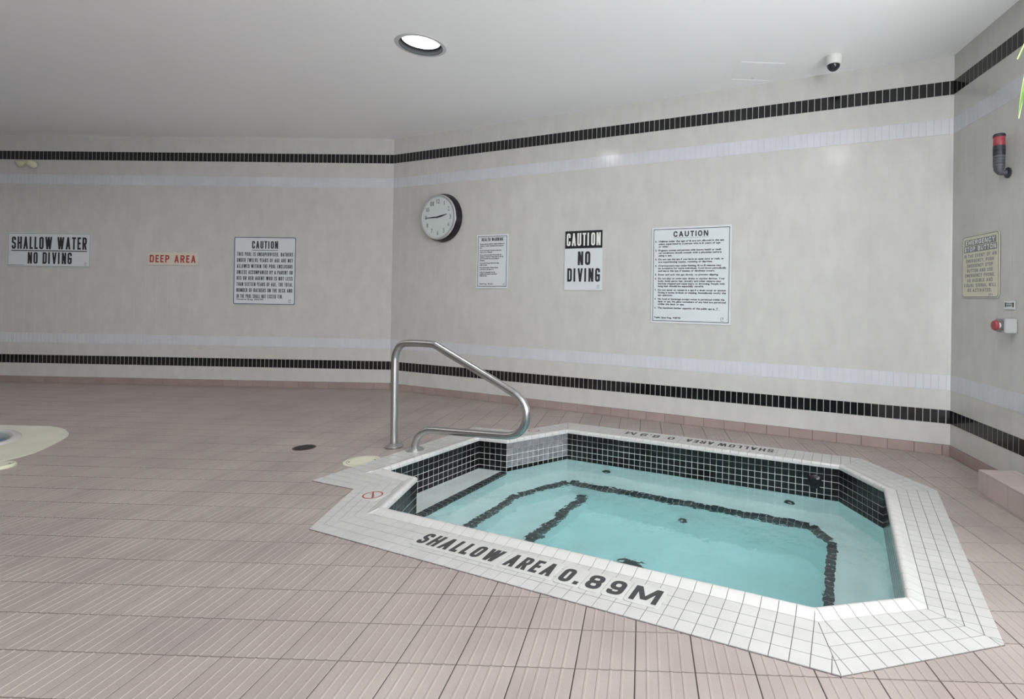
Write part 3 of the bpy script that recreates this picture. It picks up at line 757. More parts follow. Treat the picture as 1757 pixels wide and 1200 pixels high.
for i in range(8):
    j = (i + 1) % 8
    bs.add([(*uv(*OCT[i]), Z_B), (*uv(*OCT[j]), Z_B), (*uv(*BEN[j]), Z_B), (*uv(*BEN[i]), Z_B)], [(0, 1, 2, 3)])
    vwall(BEN[i], BEN[j], Z_F, Z_B)
bs.add([(*uv(*p), Z_F) for p in BEN], [tuple(range(8))])
adopt(bs.build('basin', [M['plaster'], M['tub_grout']]))
# entry step inside, along the left side of the bench
xs_, xe_ = -2.5, -2.035
st = [(xe_, BEN[0].y - 0.0), (xe_, BEN[3].y), tuple(BEN[3]), tuple(BEN[2]), tuple(BEN[1]), tuple(BEN[0])]
m = MB(); m.prism([tuple(uv(*p)) for p in st], Z_F, Z_S); adopt(m.build('step', M['plaster']))
# black safety tiles on the edges of landing, bench and step
def edge_tiles(p, q, z, inward, name='edge_tile'):
    p, q = Vector(p), Vector(q); e = (q - p); Ls = e.length; e.normalize(); n = Vector(inward).normalized(); cnt = max(1, round(Ls / PM)); pw = Ls / cnt
    for k in range(cnt):
        a = p + e * (k * pw + 0.0012); b = p + e * ((k + 1) * pw - 0.0012); g = 0.055
        top = [a + n * 0.003, b + n * 0.003, b - n * g, a - n * g]
        V_ = [(*uv(*x), z + 0.003) for x in top] + [(*uv(*(a + n * 0.003)), z - PM), (*uv(*(b + n * 0.003)), z - PM), (*uv(*(b - n * g)), z), (*uv(*(a - n * g)), z)]
        adopt(link(name, new_mesh(name, V_, [(0, 1, 2, 3), (0, 4, 5, 1), (3, 2, 6, 7)], M['edge'])))
M['edge'] = mat('edge_tile_charcoal', (0.035, 0.042, 0.048), 0.35, noise=0.5, nscale=30)
edge_tiles(TUB_IN[1], TUB_IN[4], Z_L, (1, 0))
for i in range(8): edge_tiles(BEN[i], BEN[(i + 1) % 8], Z_B, sides[i][2])
edge_tiles((xe_, BEN[0].y), (xe_, BEN[3].y), Z_S, (1, 0))
# fittings
def disc_on_wall(u_, v_, z, r, nuv, name, mt, dome=0.02):
    n = uv(*nuv).normalized(); m = Matrix.Identity(4); x = Vector((-n.y, n.x, 0)); m.col[0] = (*x, 0); m.col[1] = (*Vector((n.x, n.y, 0)).cross(x), 0); m.col[2] = (n.x, n.y, 0, 0)
    p = uv(u_, v_); m.col[3] = (p.x, p.y, z, 1)
    b = MB(); b.lathe([(r, -0.004), (r, dome * 0.4), (r * 0.8, dome * 0.85), (r * 0.45, dome), (r * 0.42, dome * 0.3), (0.002, dome * 0.3)], 24, m); o = adopt(b.build(name, mt, smooth=True))
    if name == 'water_jet':
        b = MB(); b.lathe([(r * 0.40, dome * 0.3), (r * 0.36, dome * 0.9), (0.002, dome * 0.95)], 16, m); c_ = b.build('nozzle', M['white_plastic'], o, smooth=True)
    return o
disc_on_wall(-0.205, 4.200, -0.127, 0.052, (0, -1), 'skimmer_fitting', M['gloss_black'], 0.02)
disc_on_wall(-1.96, 4.205, -0.44, 0.040, (0, -1), 'water_jet', M['dark_plastic'], 0.02)
disc_on_wall(-0.385, 4.205, -0.44, 0.040, (0, -1), 'water_jet', M['dark_plastic'], 0.02)
disc_on_wall(-1.14, 3.885, -0.80, 0.040, (0, -1), 'water_jet', M['dark_plastic'], 0.02)
b = MB(); b.lathe([(0.12, 0), (0.12, 0.015), (0.10, 0.03), (0.02, 0.034)], 32, Matrix.Translation((*uv(-1.36, 3.29), Z_F))); adopt(b.build('floor_drain_cover', M['dark_plastic'], smooth=True))
# depth markers let into the coping
def rounded(w, h, r, n=4):
    out = []
    for cx, cy, a0 in ((w / 2 - r, h / 2 - r, 0), (-w / 2 + r, h / 2 - r, 90), (-w / 2 + r, -h / 2 + r, 180), (w / 2 - r, -h / 2 + r, 270)):
        for k in range(n + 1): a = math.radians(a0 + 90 * k / n); out.append((cx + r * math.cos(a), cy + r * math.sin(a)))
    return out
def marker(text, u0, u1, vc, ph, th, rot180=False, pad=0.012, bold=0.0022):
    w = u1 - u0; c = uv((u0 + u1) / 2, vc); m = MB(); m.prism(rounded(w, ph, 0.016), 0, 0.0025)
    z = ZT + 0.0006; rz = ANG_U + (math.pi if rot180 else 0)
    o = adopt(m.build('depth_marker', M['letter_plate'], None, (c.x, c.y, z), (0, 0, rz))); o['label'] = 'flush marker plate reading ' + text
    V_, F_ = layout(text, 0, -th / 2, th, w - 2 * pad, bold=bold, align='c')
    t_ = link('lettering', new_mesh('lettering', V_, F_, M['ink_marker']), o, (0, 0, 0.0030)); return o
marker('SHALLOW', -2.005, -1.480, 2.038, 0.148, 0.106, pad=0.02, bold=0.0055)
marker('AREA', -1.470, -1.190, 2.038, 0.148, 0.106, pad=0.014, bold=0.0055)
for tx, a, b in (('0.', -1.172, -1.050), ('8', -1.044, -0.945), ('9', -0.939, -0.840), ('M', -0.834, -0.680)):
    marker(tx, a, b, 2.032, 0.142, 0.108, pad=(0.014 if tx in '89' else 0.010) if tx != 'M' else 0.016, bold=0.0075)
VB = 4.395
marker('SHALLOW', -1.015, -0.525, VB, 0.125, 0.088, True, pad=0.012, bold=0.003)
marker('AREA', -1.30, -1.025, VB, 0.125, 0.088, True, pad=0.014, bold=0.003)
marker('0', -1.47, -1.375, VB, 0.120, 0.088, True, pad=0.018, bold=0.003)
marker('8.9', -1.73, -1.52, VB, 0.120, 0.088, True, pad=0.014, bold=0.003)
marker('M', -1.87, -1.755, VB, 0.120, 0.088, True, pad=0.010, bold=0.003)
def ring(r0, r1, n=32):
    V_ = []; F_ = []
    for k in range(n):
        a = 2 * math.pi * k / n; V_ += [(r0 * math.cos(a), r0 * math.sin(a), 0), (r1 * math.cos(a), r1 * math.sin(a), 0)]
    for k in range(n): j = (k + 1) % n; F_.append((2 * k, 2 * k + 1, 2 * j + 1, 2 * j))
    return V_, F_
def bar2(p, q, w):
    p, q = Vector(p), Vector(q); d = (q - p).normalized(); n = Vector((-d.y, d.x)) * w / 2
    return [(*(p + n), 0), (*(p - n), 0), (*(q - n), 0), (*(q + n), 0)], [(0, 1, 2, 3)]
def symbol(u_, v_, rz, s=1.0):
    c = uv(u_, v_); m = MB(); m.prism(rounded(0.15 * s, 0.15 * s, 0.01), 0, 0.002); o = adopt(m.build('no_diving_marker', M['letter_plate'], None, (c.x, c.y, ZT + 0.0004), (0, 0, rz))); o['label'] = 'flush plate with red no diving symbol'
    m = MB(); m.add(*ring(0.050 * s, 0.059 * s)); m.add(*bar2((-0.037 * s, 0.037 * s), (0.037 * s, -0.037 * s), 0.008 * s))
    link('prohibition_ring', m.mesh('prohibition_ring', M['ink_red']), o, (0, 0, 0.0026))
    m = MB()   # diving figure: head, bent body, legs, raised arms
    V_, F_ = ring(0.0, 0.008 * s, 12); m.add([(x + 0.016 * s, y - 0.010 * s, z) for x, y, z in V_], F_)
    for p, q, w_ in (((0.010, -0.004), (-0.012, 0.012), 0.010), ((-0.012, 0.012), (-0.034, 0.006), 0.008), ((0.012, -0.008), (0.034, -0.022), 0.006), ((-0.012, 0.012), (-0.030, 0.022), 0.006)): m.add(*bar2([x * s for x in p], [x * s for x in q], w_ * s))
    link('diver_figure', m.mesh('diver_figure', M['ink_grey']), o, (0, 0, 0.0023))
symbol(-2.685, 2.34, ANG_U + 0.0)
symbol(-2.66, 4.085, ANG_U + math.radians(61), 0.9)

wo = [tuple(uv(*(Vector(p) + (Vector(p) - Vector((-1.35, 3.2))).normalized() * 0.006))) for p in TUB_IN]
m = MB(); m.prism(wo if area2(wo) > 0 else wo[::-1], -1.09, ZW); water = m.build('tub_water', M['water'])
tag(water, 'clear turquoise water filling the octagonal hot tub', 'water', kind='stuff')

# ------------------------------------------------------------------ swimming pool at the left edge
sp = thing('swimming_pool', 'corner of the larger swimming pool with cream rounded coping, far left', 'swimming pool', (-7.5, 3.5, 0))
def adopt_sp(o): o.parent = sp; o.matrix_parent_inverse = Matrix.Translation(-sp.location); return o
cpm = fill(POOL_OUT, [POOL_IN], 0.006, 'coping', M['deck_cream']); 
bm = bmesh.new(); bm.from_mesh(cpm); ge = bmesh.ops.extrude_face_region(bm, geom=bm.faces[:])
bmesh.ops.translate(bm, verts=[g for g in ge['geom'] if isinstance(g, bmesh.types.BMVert)], vec=(0, 0, -0.06)); bmesh.ops.recalc_face_normals(bm, faces=bm.faces[:]); bm.to_mesh(cpm); bm.free()
adopt_sp(link('coping', cpm))
m = MB()
sA = 1 if area2(POOL_IN) > 0 else -1
prof = [(0.06, 0.0062), (0.045, 0.018), (0.02, 0.024), (0.0, 0.018), (-0.008, 0.0), (-0.008, -0.05)]
n_ = len(POOL_IN); nv = []
for i in range(n_):
    p = Vector(POOL_IN[i]); t_ = (Vector(POOL_IN[(i + 1) % n_]) - Vector(POOL_IN[i - 1])).normalized(); nn = Vector((t_.y, -t_.x)) * sA; nv.append(nn)
V_ = [(*(Vector(POOL_IN[i]) + nv[i] * w_), z_) for i in range(n_) for w_, z_ in prof]; kx = len(prof)
F_ = [(i * kx + q, ((i + 1) % n_) * kx + q, ((i + 1) % n_) * kx + q + 1, i * kx + q + 1) for i in range(n_) for q in range(kx - 1)]
adopt_sp(link('nosing', new_mesh('nosing', V_, F_, M['nose'], True)))
m = MB()
for i in range(n_):
    p, q = POOL_IN[i], POOL_IN[(i + 1) % n_]; m.add([(*p, -1.4), (*q, -1.4), (*q, 0.005), (*p, 0.005)], [(0, 1, 2, 3)])
m.add([(*p, -1.4) for p in POOL_IN], [tuple(range(n_))]); adopt_sp(m.build('basin', M['pool_plaster']))
tag(link('pool_water', fill(POOL_IN, [], -0.10, 'pool_water', M['pool_water'])), 'blue water of the larger swimming pool, far left', 'water', kind='stuff')

# ------------------------------------------------------------------ raised plinth on the right
pl = thing('raised_platform', 'low mauve tiled platform against the right wall beside the hot tub', 'platform', (2.45, 2.0, 0))
def adopt_pl(o): o.parent = pl; o.matrix_parent_inverse = Matrix.Translation(-pl.location); return o
PF = Vector((2.332, 3.437)); PDir = DR.copy(); PN = Vector((-PDir.y, PDir.x))
if PN.x < 0: PN = -PN     # towards the wall
PLn, PH = 3.4, 0.150; PWd = (B - PF).dot(PN) - 0.013
def pp(s, w): return PF + PDir * s + PN * w
m = MB(); m.prism([tuple(pp(.003, .003)), tuple(pp(PLn, .003)), tuple(pp(PLn, PWd)), tuple(pp(.003, PWd))], 0.0, PH - 0.004); adopt_pl(m.build('core', M['floor_grout']))
def slab(P, z0, z1, name='tile'): m = MB(); m.prism([tuple(p) for p in P], z0, z1); adopt_pl(m.build(name, M['step_tile']))
s = 0.0; kk = 0
cuts = [0.0, 0.10]
while cuts[-1] < PLn: cuts.append(min(cuts[-1] + T, PLn))
for s0, s1 in zip(cuts, cuts[1:]):
    if s1 - s0 < .02: continue
    slab([pp(s0 + .0015, 0), pp(s1 - .0015, 0), pp(s1 - .0015, .008), pp(s0 + .0015, .008)], 0.002, PH - 0.0105)
    slab([pp(s0 + .0015, 0), pp(s1 - .0015, 0), pp(s1 - .0015, .199), pp(s0 + .0015, .199)], PH - 0.009, PH)
    slab([pp(s0 + .0015, .202), pp(s1 - .0015, .202), pp(s1 - .0015, PWd), pp(s0 + .0015, PWd)], PH - 0.009, PH)
for w0, w1 in ((0.009, .199), (.202, PWd)): slab([pp(0, w0), pp(0.003, w0), pp(0.003, w1), pp(0, w1)], 0.002, PH - 0.0105)

# ------------------------------------------------------------------ handrail
hr = thing('handrail', 'bent stainless steel handrail standing at the hot tub steps', 'handrail', (*uv(-3.39, 3.165), 0), ANG_U)
ox = -3.39
raw = [(-3.405, 0.004), (-3.408, 0.30), (-3.412, 0.68), (-3.405, 0.755), (-3.375, 0.815), (-3.33, 0.848), (-3.27, 0.858), (-3.15, 0.862), (-3.03, 0.862), (-2.985, 0.856), (-2.945, 0.838), (-2.583, 0.688), (-2.26, 0.552), (-2.205, 0.522), (-2.155, 0.478), (-2.128, 0.42), (-2.130, 0.35), (-2.158, 0.29), (-2.205, 0.248), (-2.265, 0.228), (-2.34, 0.220), (-2.62, 0.205), (-2.98, 0.186), (-3.05, 0.176), (-3.105, 0.152), (-3.148, 0.115), (-3.172, 0.07), (-3.180, 0.004)]
def catmull(P, n=5):
    P = [Vector(p) for p in P]; out = []
    for i in range(len(P) - 1):
        a, b, c, d = P[max(i - 1, 0)], P[i], P[i + 1], P[min(i + 2, len(P) - 1)]
        for k in range(n):
            t_ = k / n; out.append(0.5 * ((2 * b) + (c - a) * t_ + (2 * a - 5 * b + 4 * c - d) * t_ ** 2 + (3 * b - a - 3 * c + d) * t_ ** 3))
    out.append(P[-1]); return out
pts = catmull([(x - ox, 0.0, z) for x, z in raw], 4)
m = MB(); m.tube(pts, 0.0285, 16); m.build('rail_tube', M['steel'], hr, smooth=True)
for x in (-3.405, -3.180):
    m = MB(); m.lathe([(0.070, 0.001), (0.070, 0.005), (0.058, 0.014), (0.040, 0.022), (0.031, 0.030), (0.0295, 0.030)], 28, Matrix.Translation((x - ox, 0, 0.005)), caps=(True, False)); m.build('base_flange', M['steel'], hr, smooth=True)

# ------------------------------------------------------------------ lids and drains on the deck
def lid(name, label, cat, x, y, r, h, mt, sx=1.0, group=None):
    t_ = thing(name, label, cat, (x, y, 0.0), 0, group)
    m = MB(); m.lathe([(r, 0.0), (r, h * 0.6), (r - 0.006, h), (0.02, h)], 40); m.build('cover', mt, t_)
    m = MB(); m.add(*ring(r * 0.80, r * 0.83, 40)); m.build('groove', M['ink_grey'], t_, (0, 0, h + 0.0004))
    for a in (0.4, 3.54):
        m = MB(); m.lathe([(0.007, 0), (0.007, 0.0015)], 10); m.build('screw', M['drain'], t_, (r * 0.68 * math.cos(a), r * 0.68 * math.sin(a), h))
    return t_
lid('skimmer_lid', 'round cream skimmer lid on the deck beside the hot tub coping', 'lid', -1.985, 3.862, 0.128, 0.0035, M['cream'])
lid('skimmer_lid', 'cream round lid at the left picture edge near the swimming pool', 'lid', -4.385, 3.60, 0.085, 0.022, M['cream'])
dr = thing('floor_drain', 'small round dark floor drain left of the handrail', 'drain', (-2.618, 4.178, 0.0))
m = MB(); m.lathe([(0.083, 0), (0.083, 0.0022), (0.070, 0.0030), (0.068, 0.001)], 32, caps=(True, True)); m.build('drain_rim', M['drain'], dr)
for k in range(-3, 4):
    w_ = math.sqrt(max(0.0, 0.066 ** 2 - (k * 0.018) ** 2)); m = MB(); m.box((0, k * 0.018, 0.0022), (2 * w_, 0.007, 0.0018)); m.build('grate_bar', M['drain'], dr)

# ------------------------------------------------------------------ ceiling fixtures
def downlight(x, y, label, power, group=None):
    t_ = thing('recessed_light', label, 'ceiling light', (x, y, H), 0, group)
    m = MB(); m.lathe([(0.196, -0.001), (0.196, -0.004), (0.186, -0.006), (0.168, -0.006)], 48, caps=(False, False)); m.build('trim_ring', M['lamp_trim'], t_, smooth=True)
    m = MB(); m.lathe([(0.168, -0.006), (0.164, -0.004), (0.158, 0.044), (0.147, 0.047)], 48, caps=(False, False)); m.build('reflector', M['lamp_reflector'], t_, smooth=True)
    m = MB(); m.lathe([(0.148, 0.040), (0.148, 0.0405)], 48); m.build('lens', M['lamp_glow'], t_)
    l = bpy.data.lights.new('lamp_light', 'AREA'); l.shape = 'DISK'; l.size = 0.27; l.energy = power; l.color = (1.0, 0.97, 0.92); l.spread = math.radians(165)
    o = bpy.data.objects.new('lamp_light', l); COL.objects.link(o); o.parent = t_; o.location = (0, 0, 0.034)
    return t_
names = ['round recessed ceiling light glowing white above the handrail', 'recessed ceiling light over the swimming pool, nearest the room corner', 'recessed ceiling light over the far end of the swimming pool', 'recessed ceiling light above the rounded pool end', 'added fill light in the ceiling nearest the viewer, before the hot tub front', 'added fill light in the ceiling behind the viewer toward the pool']
for (x, y), nm, pw_ in zip(LAMPS, names, LAMP_W): downlight(x, y, nm, pw_)
ap = thing('access_panel', 'square white access panel in the ceiling near the security camera', 'panel', (1.10, 4.615, H), math.radians(3))
for a, b, c, d in ((-.195, .195, -.185, -.170), (-.195, .195, .170, .185), (-.195, -.180, -.170, .170), (.180, .195, -.170, .170)):
    m = MB(); m.box(((a + b) / 2, (c + d) / 2, -0.001), (b - a, d - c, 0.002)); m.build('frame', M['ceiling'], ap)
m = MB(); m.box((0, 0, -0.0005), (0.350, 0.330, 0.001)); m.build('door', M['ceiling'], ap)
m = MB(); m.lathe([(0.008, -0.004), (0.008, -0.002)], 12, Matrix.Translation((0.0, 0.13, 0))); m.build('latch', M['lamp_trim'], ap)
dc = thing('security_camera', 'small white dome security camera on the ceiling', 'camera', (1.668, 4.30, H))
m = MB(); m.lathe([(0.062, 0.0), (0.066, -0.010), (0.064, -0.055), (0.058, -0.072), (0.052, -0.076)], 32); m.build('housing', M['white_plastic'], dc, smooth=True)
m = MB(); m.lathe([(0.052, -0.070)] + [(0.052 * math.cos(a), -0.074 - 0.050 * math.sin(a)) for a in [math.radians(t_) for t_ in (5, 20, 35, 50, 65, 80, 88)]], 32); m.build('dome', M['dome_glass'], dc, smooth=True)

# ------------------------------------------------------------------ wall signs
def on_wall(nm, s0, s1, z0, z1):
    """origin at the sign's lower left as seen from the room; local x right, y up, z out"""
    fl = RZ[nm][4]; sl = s1 if fl else s0
    return wpos(nm, sl, z0, 0.0055), wrot(nm)
def sign_thing(name, label, nm, s0, s1, z0, z1, board, border=None, radius=0.0, thick=0.004):
    loc, rot = on_wall(nm, s0, s1, z0, z1); w, h = s1 - s0, z1 - z0
    t_ = bpy.data.objects.new(name, None); COL.objects.link(t_); t_.location = loc; t_.rotation_euler = rot; tag(t_, label, 'sign')
    m = MB(); P = [(x + w / 2, y + h / 2) for x, y in rounded(w, h, max(radius, 0.0015), 4 if radius else 1)]; m.prism(P, 0, thick); m.build('board', board, t_)
    if border:
        inset, bw, mt = border
        m = MB()
        def rr(k): return [(x + w / 2, y + h / 2, 0) for x, y in rounded(w - 2 * k, h - 2 * k, max(radius - k * 0.5, 0.004), 4)]
        a, b = rr(inset), rr(inset + bw); n = len(a); m.add(a + b, [(i, (i + 1) % n, n + (i + 1) % n, n + i) for i in range(n)]); m.build('border', mt, t_, (0, 0, thick + 0.0004))
    return t_, w, h, thick + 0.0006
def text_part(t_, lines, z, mt, name='lettering'):
    V_, F_ = [], []
    for ln in lines:
        v, f = layout(*ln[0], **ln[1]); b = len(V_); V_ += v; F_ += [[b + i for i in g] for g in f]
    return link(name, new_mesh(name, V_, F_, mt), t_, (0, 0, z))
def L(text, x, y, h, **k): return ((text, x, y, h), k)
def rect(t_, x0, y0, x1, y1, z, mt, name='rule'):
    return link(name, new_mesh(name, [(x0, y0, 0), (x1, y0, 0), (x1, y1, 0), (x0, y1, 0)], [(0, 1, 2, 3)], mt), t_, (0, 0, z))
def maker_mark(t_, x, y, s, z):   # small flame-like emblem with a line of fine print in the lower corner
    m = MB(); V_, F_ = ring(s * 0.30, s * 0.45, 12); m.add([(p[0] + x, p[1] + y + s * .3, 0) for p in V_[:18]], F_[:8]); m.add(*bar2((x - s * .4, y - s * .3), (x + s * .5, y - s * .3), s * .15)); m.add(*bar2((x + s * 0.1, y), (x + s * 0.45, y + s * .75), s * .14))
    link('emblem', m.mesh('emblem', M['ink_grey']), t_, (0, 0, z))

# shallow water / no diving
t_, w, h, z = sign_thing('wall_sign', 'wide white sign reading SHALLOW WATER NO DIVING', 'left', 4.050, 5.186, 1.545, 1.998, M['sign_white'], (0.006, 0.006, M['ink_grey']))
text_part(t_, [L('SHALLOW WATER', 0.055, 0.235, 0.165, w=w - 0.11, bold=0.010), L('NO DIVING', w * 0.245, 0.040, 0.155, w=w * 0.53, bold=0.010)], z, M['ink'])
rect(t_, 0.05, 0.208, w - 0.05, 0.220, z, M['ink']); maker_mark(t_, w - 0.07, 0.035, 0.035, z); rect(t_, 0.01, 0.018, w * 0.2, 0.024, z, M['ink_grey'])
# deep area
t_, w, h, z = sign_thing('wall_sign', 'narrow cream sign reading DEEP AREA in red', 'left', 2.590, 3.282, 1.592, 1.763, mat('deep_sign_cream', (0.66, 0.60, 0.52), 0.45), (0.004, 0.003, M['sign_edge']))
text_part(t_, [L('DEEP AREA', 0.035, 0.035, 0.100, w=w - 0.07, bold=0.0045)], z, M['ink_red'])
# caution, unsupervised pool
t_, w, h, z = sign_thing('wall_sign', 'square white CAUTION sign left of the room corner about unsupervised bathers', 'left', 1.278, 2.112, 1.088, 1.985, M['sign_white'], (0.004, 0.009, M['ink_blue']), radius=0.02)
ls = [L('CAUTION', w / 2, h - 0.155, 0.100, w=0.35, bold=0.006, align='c')]
for k, tx in enumerate(LINES_L):
    yy = h - 0.255 - k * 0.0795; ww = w - 0.085 if k < 7 else (w - 0.085) * 0.83; ls.append(L(tx, 0.045, yy, 0.050, w=ww, bold=0.0022))
ls.append(L('Ontario Reg. 565/90', 0.045, 0.060, 0.018, w=0.36, bold=0.001))
text_part(t_, ls, z, M['ink_blue']); rect(t_, w / 2 - 0.175, h - 0.180, w / 2 + 0.175, h - 0.173, z, M['ink_blue']); maker_mark(t_, w - 0.075, 0.045, 0.04, z)
# health warning
t_, w, h, z = sign_thing('wall_sign', 'narrow white HEALTH WARNING sign right of the clock', 'back', 1.405, 1.870, 1.345, 1.984, M['sign_white'], (0.020, 0.006, M['ink']))
ls = [L('HEALTH WARNING', w * 0.5, h - 0.078, 0.040, w=0.315, bold=0.003, align='c')]; yy = h - 0.118
for para in HEALTH:
    for q, tx in enumerate(para):
        n_full = max(len(x) for x in para); ls.append(L(tx, 0.052, yy, 0.0135, w=(w - 0.10) * min(1.0, len(tx) / 50.0), bold=0.0009)); yy -= 0.0220
    yy -= 0.0100
ls.append(L('Health Reg. 428 (05)', 0.050, 0.046, 0.0125, w=0.20, bold=0.0009))
text_part(t_, ls, z, M['ink']); maker_mark(t_, w - 0.055, 0.045, 0.025, z)
# caution no diving
t_, w, h, z = sign_thing('wall_sign', 'white CAUTION NO DIVING sign with black top panel', 'back', 2.635, 3.106, 1.332, 1.986, M['sign_white'])
rect(t_, 0.004, h - 0.196, w - 0.004, h - 0.003, z, M['black'], 'header_panel')
text_part(t_, [L('CAUTION', w / 2, h - 0.168, 0.140, w=w - 0.05, bold=0.009, align='c')], z + 0.0006, M['ink_white'], 'header_lettering')
text_part(t_, [L('NO', w / 2 + 0.01, h - 0.380, 0.150, w=0.155, bold=0.010, align='c'), L('DIVING', w / 2 + 0.005, h - 0.562, 0.148, w=w - 0.065, bold=0.010, align='c')], z, M['ink']); maker_mark(t_, w - 0.05, 0.035, 0.030, z)
# big caution list
t_, w, h, z = sign_thing('wall_sign', 'largest white CAUTION sign with nine numbered spa rules', 'back', 3.672, 4.498, 1.008, 1.980, M['sign_white'], (0.018, 0.006, M['ink']))
ls = [L('CAUTION', w / 2, h - 0.100, 0.055, w=0.36, bold=0.0042, align='c')]; yy = h - 0.152
for num, para in BIG:
    ls.append(L(num, 0.040, yy, 0.0165, w=0.016, bold=0.0013))
    for tx in para: ls.append(L(tx, 0.075, yy, 0.0165, w=(w - 0.125) * min(1.0, len(tx) / 57.0), bold=0.0012)); yy -= 0.0262
    yy -= 0.0125
ls.append(L('4', w * 0.83, yy + 0.0150 + 0.0262, 0.020, w=0.010, bold=0.001)); ls.append(L('Public Spas Reg. 428/05', 0.040, 0.046, 0.0150, w=0.28, bold=0.0012))
text_part(t_, ls, z, M['ink']); rect(t_, w / 2 - 0.18, h - 0.113, w / 2 + 0.18, h - 0.110, z, M['ink_grey']); rect(t_, w * 0.79, yy + 0.0355, w * 0.87, yy + 0.0375, z, M['ink']); maker_mark(t_, w - 0.085, 0.045, 0.035, z)
# emergency stop sign
t_, w, h, z = sign_thing('wall_sign', 'cream EMERGENCY STOP BUTTON sign on the right wall', 'right', 0.160, 0.622, 1.297, 1.775, M['sign_cream'], (0.004, 0.006, M['ink_grey']), radius=0.03)
rect(t_, 0.035, h - 0.078, w - 0.035, h - 0.030, z, M['ink_grey'], 'header_panel'); rect(t_, 0.025, h - 0.128, w - 0.025, h - 0.082, z, M['ink_grey'], 'header_panel')
text_part(t_, [L('EMERGENCY', w / 2, h - 0.070, 0.034, w=w - 0.10, bold=0.003, align='c'), L('STOP BUTTON', w / 2, h - 0.121, 0.034, w=w - 0.07, bold=0.003, align='c')], z + 0.0005, M['ink_white'], 'header_lettering')
ls = []
for k, tx in enumerate(EMERG): ls.append(L(tx, w / 2, h - 0.170 - k * 0.0375, 0.026, w=min(w - 0.06, len(tx) * 0.0228), bold=0.0016, align='c'))
text_part(t_, ls, z, M['ink_grey']); text_part(t_, [L('EPL', w - 0.115, 0.016, 0.016, w=0.05, bold=0.002)], z, M['ink_grey'], 'fine_print')
# small instruction label
t_, w, h, z = sign_thing('wall_label', 'tiny white label above the emergency stop button', 'right', 0.680, 0.790, 1.218, 1.277, M['sign_white'])
text_part(t_, [L('PUSH FOR', w / 2, 0.034, 0.009, w=0.06, bold=0.0008, align='c'), L('EMERGENCY', w / 2, 0.020, 0.009, w=0.06, bold=0.0008, align='c')], z, M['ink'])
rect(t_, 0.010, 0.015, 0.022, 0.046, z, M['ink'], 'bar'); rect(t_, w - 0.022, 0.015, w - 0.010, 0.046, z, M['ink'], 'bar')

# ------------------------------------------------------------------ clock
loc = wpos('back', 0.872, 2.215, 0.004); ck = bpy.data.objects.new('wall_clock', None); COL.objects.link(ck); ck.location = loc; ck.rotation_euler = wrot('back')
tag(ck, 'round wall clock with deep black case and pale face', 'clock')
m = MB(); m.lathe([(0.300, 0.0), (0.305, 0.012), (0.300, 0.030), (0.292, 0.055), (0.282, 0.085), (0.272, 0.094)], 64); m.build('case', M['gloss_black'], ck, smooth=True)
m = MB(); m.lathe([(0.280, 0.084), (0.278, 0.098), (0.268, 0.103), (0.252, 0.100), (0.250, 0.093)], 64, caps=(False, False)); m.build('bezel', M['silver'], ck, smooth=True)
m = MB(); m.lathe([(0.252, 0.0935), (0.252, 0.0945)], 64); m.build('face', M['clock_face'], ck)
m = MB()
for k in range(12):
    a = math.radians(90 - 30 * (k + 1)); tx = str(k + 1); hh = 0.052; ww = 0.026 * len(tx)
    v, f = layout(tx, 0.195 * math.cos(a), 0.195 * math.sin(a) - hh / 2, hh, w=ww if tx != '1' else 0.008, bold=0.0012, align='c'); m.add(v, f)
m.build('numerals', M['ink_grey'], ck, (0, 0, 0.0952))
m = MB()
for k in range(60):
    a = math.radians(6 * k); m.add(*bar2((0.236 * math.cos(a), 0.236 * math.sin(a)), (0.246 * math.cos(a), 0.246 * math.sin(a)), 0.004 if k % 5 == 0 else 0.002))
m.build('minute_marks', M['ink_grey'], ck, (0, 0, 0.0952))
def hand(name, deg, l0, l1, w_, z):
    a = math.radians(90 - deg); d = Vector((math.cos(a), math.sin(a))); n = Vector((-d.y, d.x)); P = [-d * l0 + n * w_ * .3, -d * l0 - n * w_ * .3, d * l1 * .3 - n * w_ * .5, d * l1 - n * w_ * .12, d * l1 + n * w_ * .12, d * l1 * .3 + n * w_ * .5]
    m = MB(); m.prism([tuple(p) for p in P], 0, 0.0015); m.build(name, M['ink'], ck, (0, 0, z))
hand('hour_hand', 78, 0.03, 0.150, 0.022, 0.097); hand('minute_hand', 268, 0.04, 0.205, 0.016, 0.100)
m = MB(); m.lathe([(0.010, 0.0), (0.010, 0.006), (0.004, 0.008)], 16); m.build('hub', M['ink'], ck, (0, 0, 0.0965))

# ------------------------------------------------------------------ emergency stop station and beacon on the right wall
loc = wpos('right', 0.76, 1.06, 0.003); eb = bpy.data.objects.new('emergency_stop_button', None); COL.objects.link(eb); eb.location = loc; eb.rotation_euler = wrot('right')
tag(eb, 'grey box with a red mushroom stop button on the right wall', 'button')
m = MB(); m.box((0, 0.048, 0.040), (0.100, 0.096, 0.080), bev=0.004); m.build('housing', M['box_light'], eb)
m = MB(); m.box((0, 0.048, 0.082), (0.094, 0.090, 0.006), bev=0.002); m.build('cover_plate', M['box_grey'], eb)
m = MB(); m.lathe([(0.020, 0.084), (0.020, 0.100), (0.014, 0.103)], 24, Matrix.Translation((0, 0.048, 0))); m.build('collar', M['white_plastic'], eb, smooth=True)
m = MB(); m.lathe([(0.016, 0.100), (0.034, 0.104), (0.036, 0.114), (0.030, 0.124), (0.010, 0.128)], 28, Matrix.Translation((0, 0.048, 0))); m.build('push_button', M['red_plastic'], eb, smooth=True)
for sx_ in (-.038, .038):
    for sy_ in (.010, .086): m = MB(); m.lathe([(0.004, 0.085), (0.004, 0.0865)], 8, Matrix.Translation((sx_, sy_, 0))); m.build('screw', M['chrome'], eb)
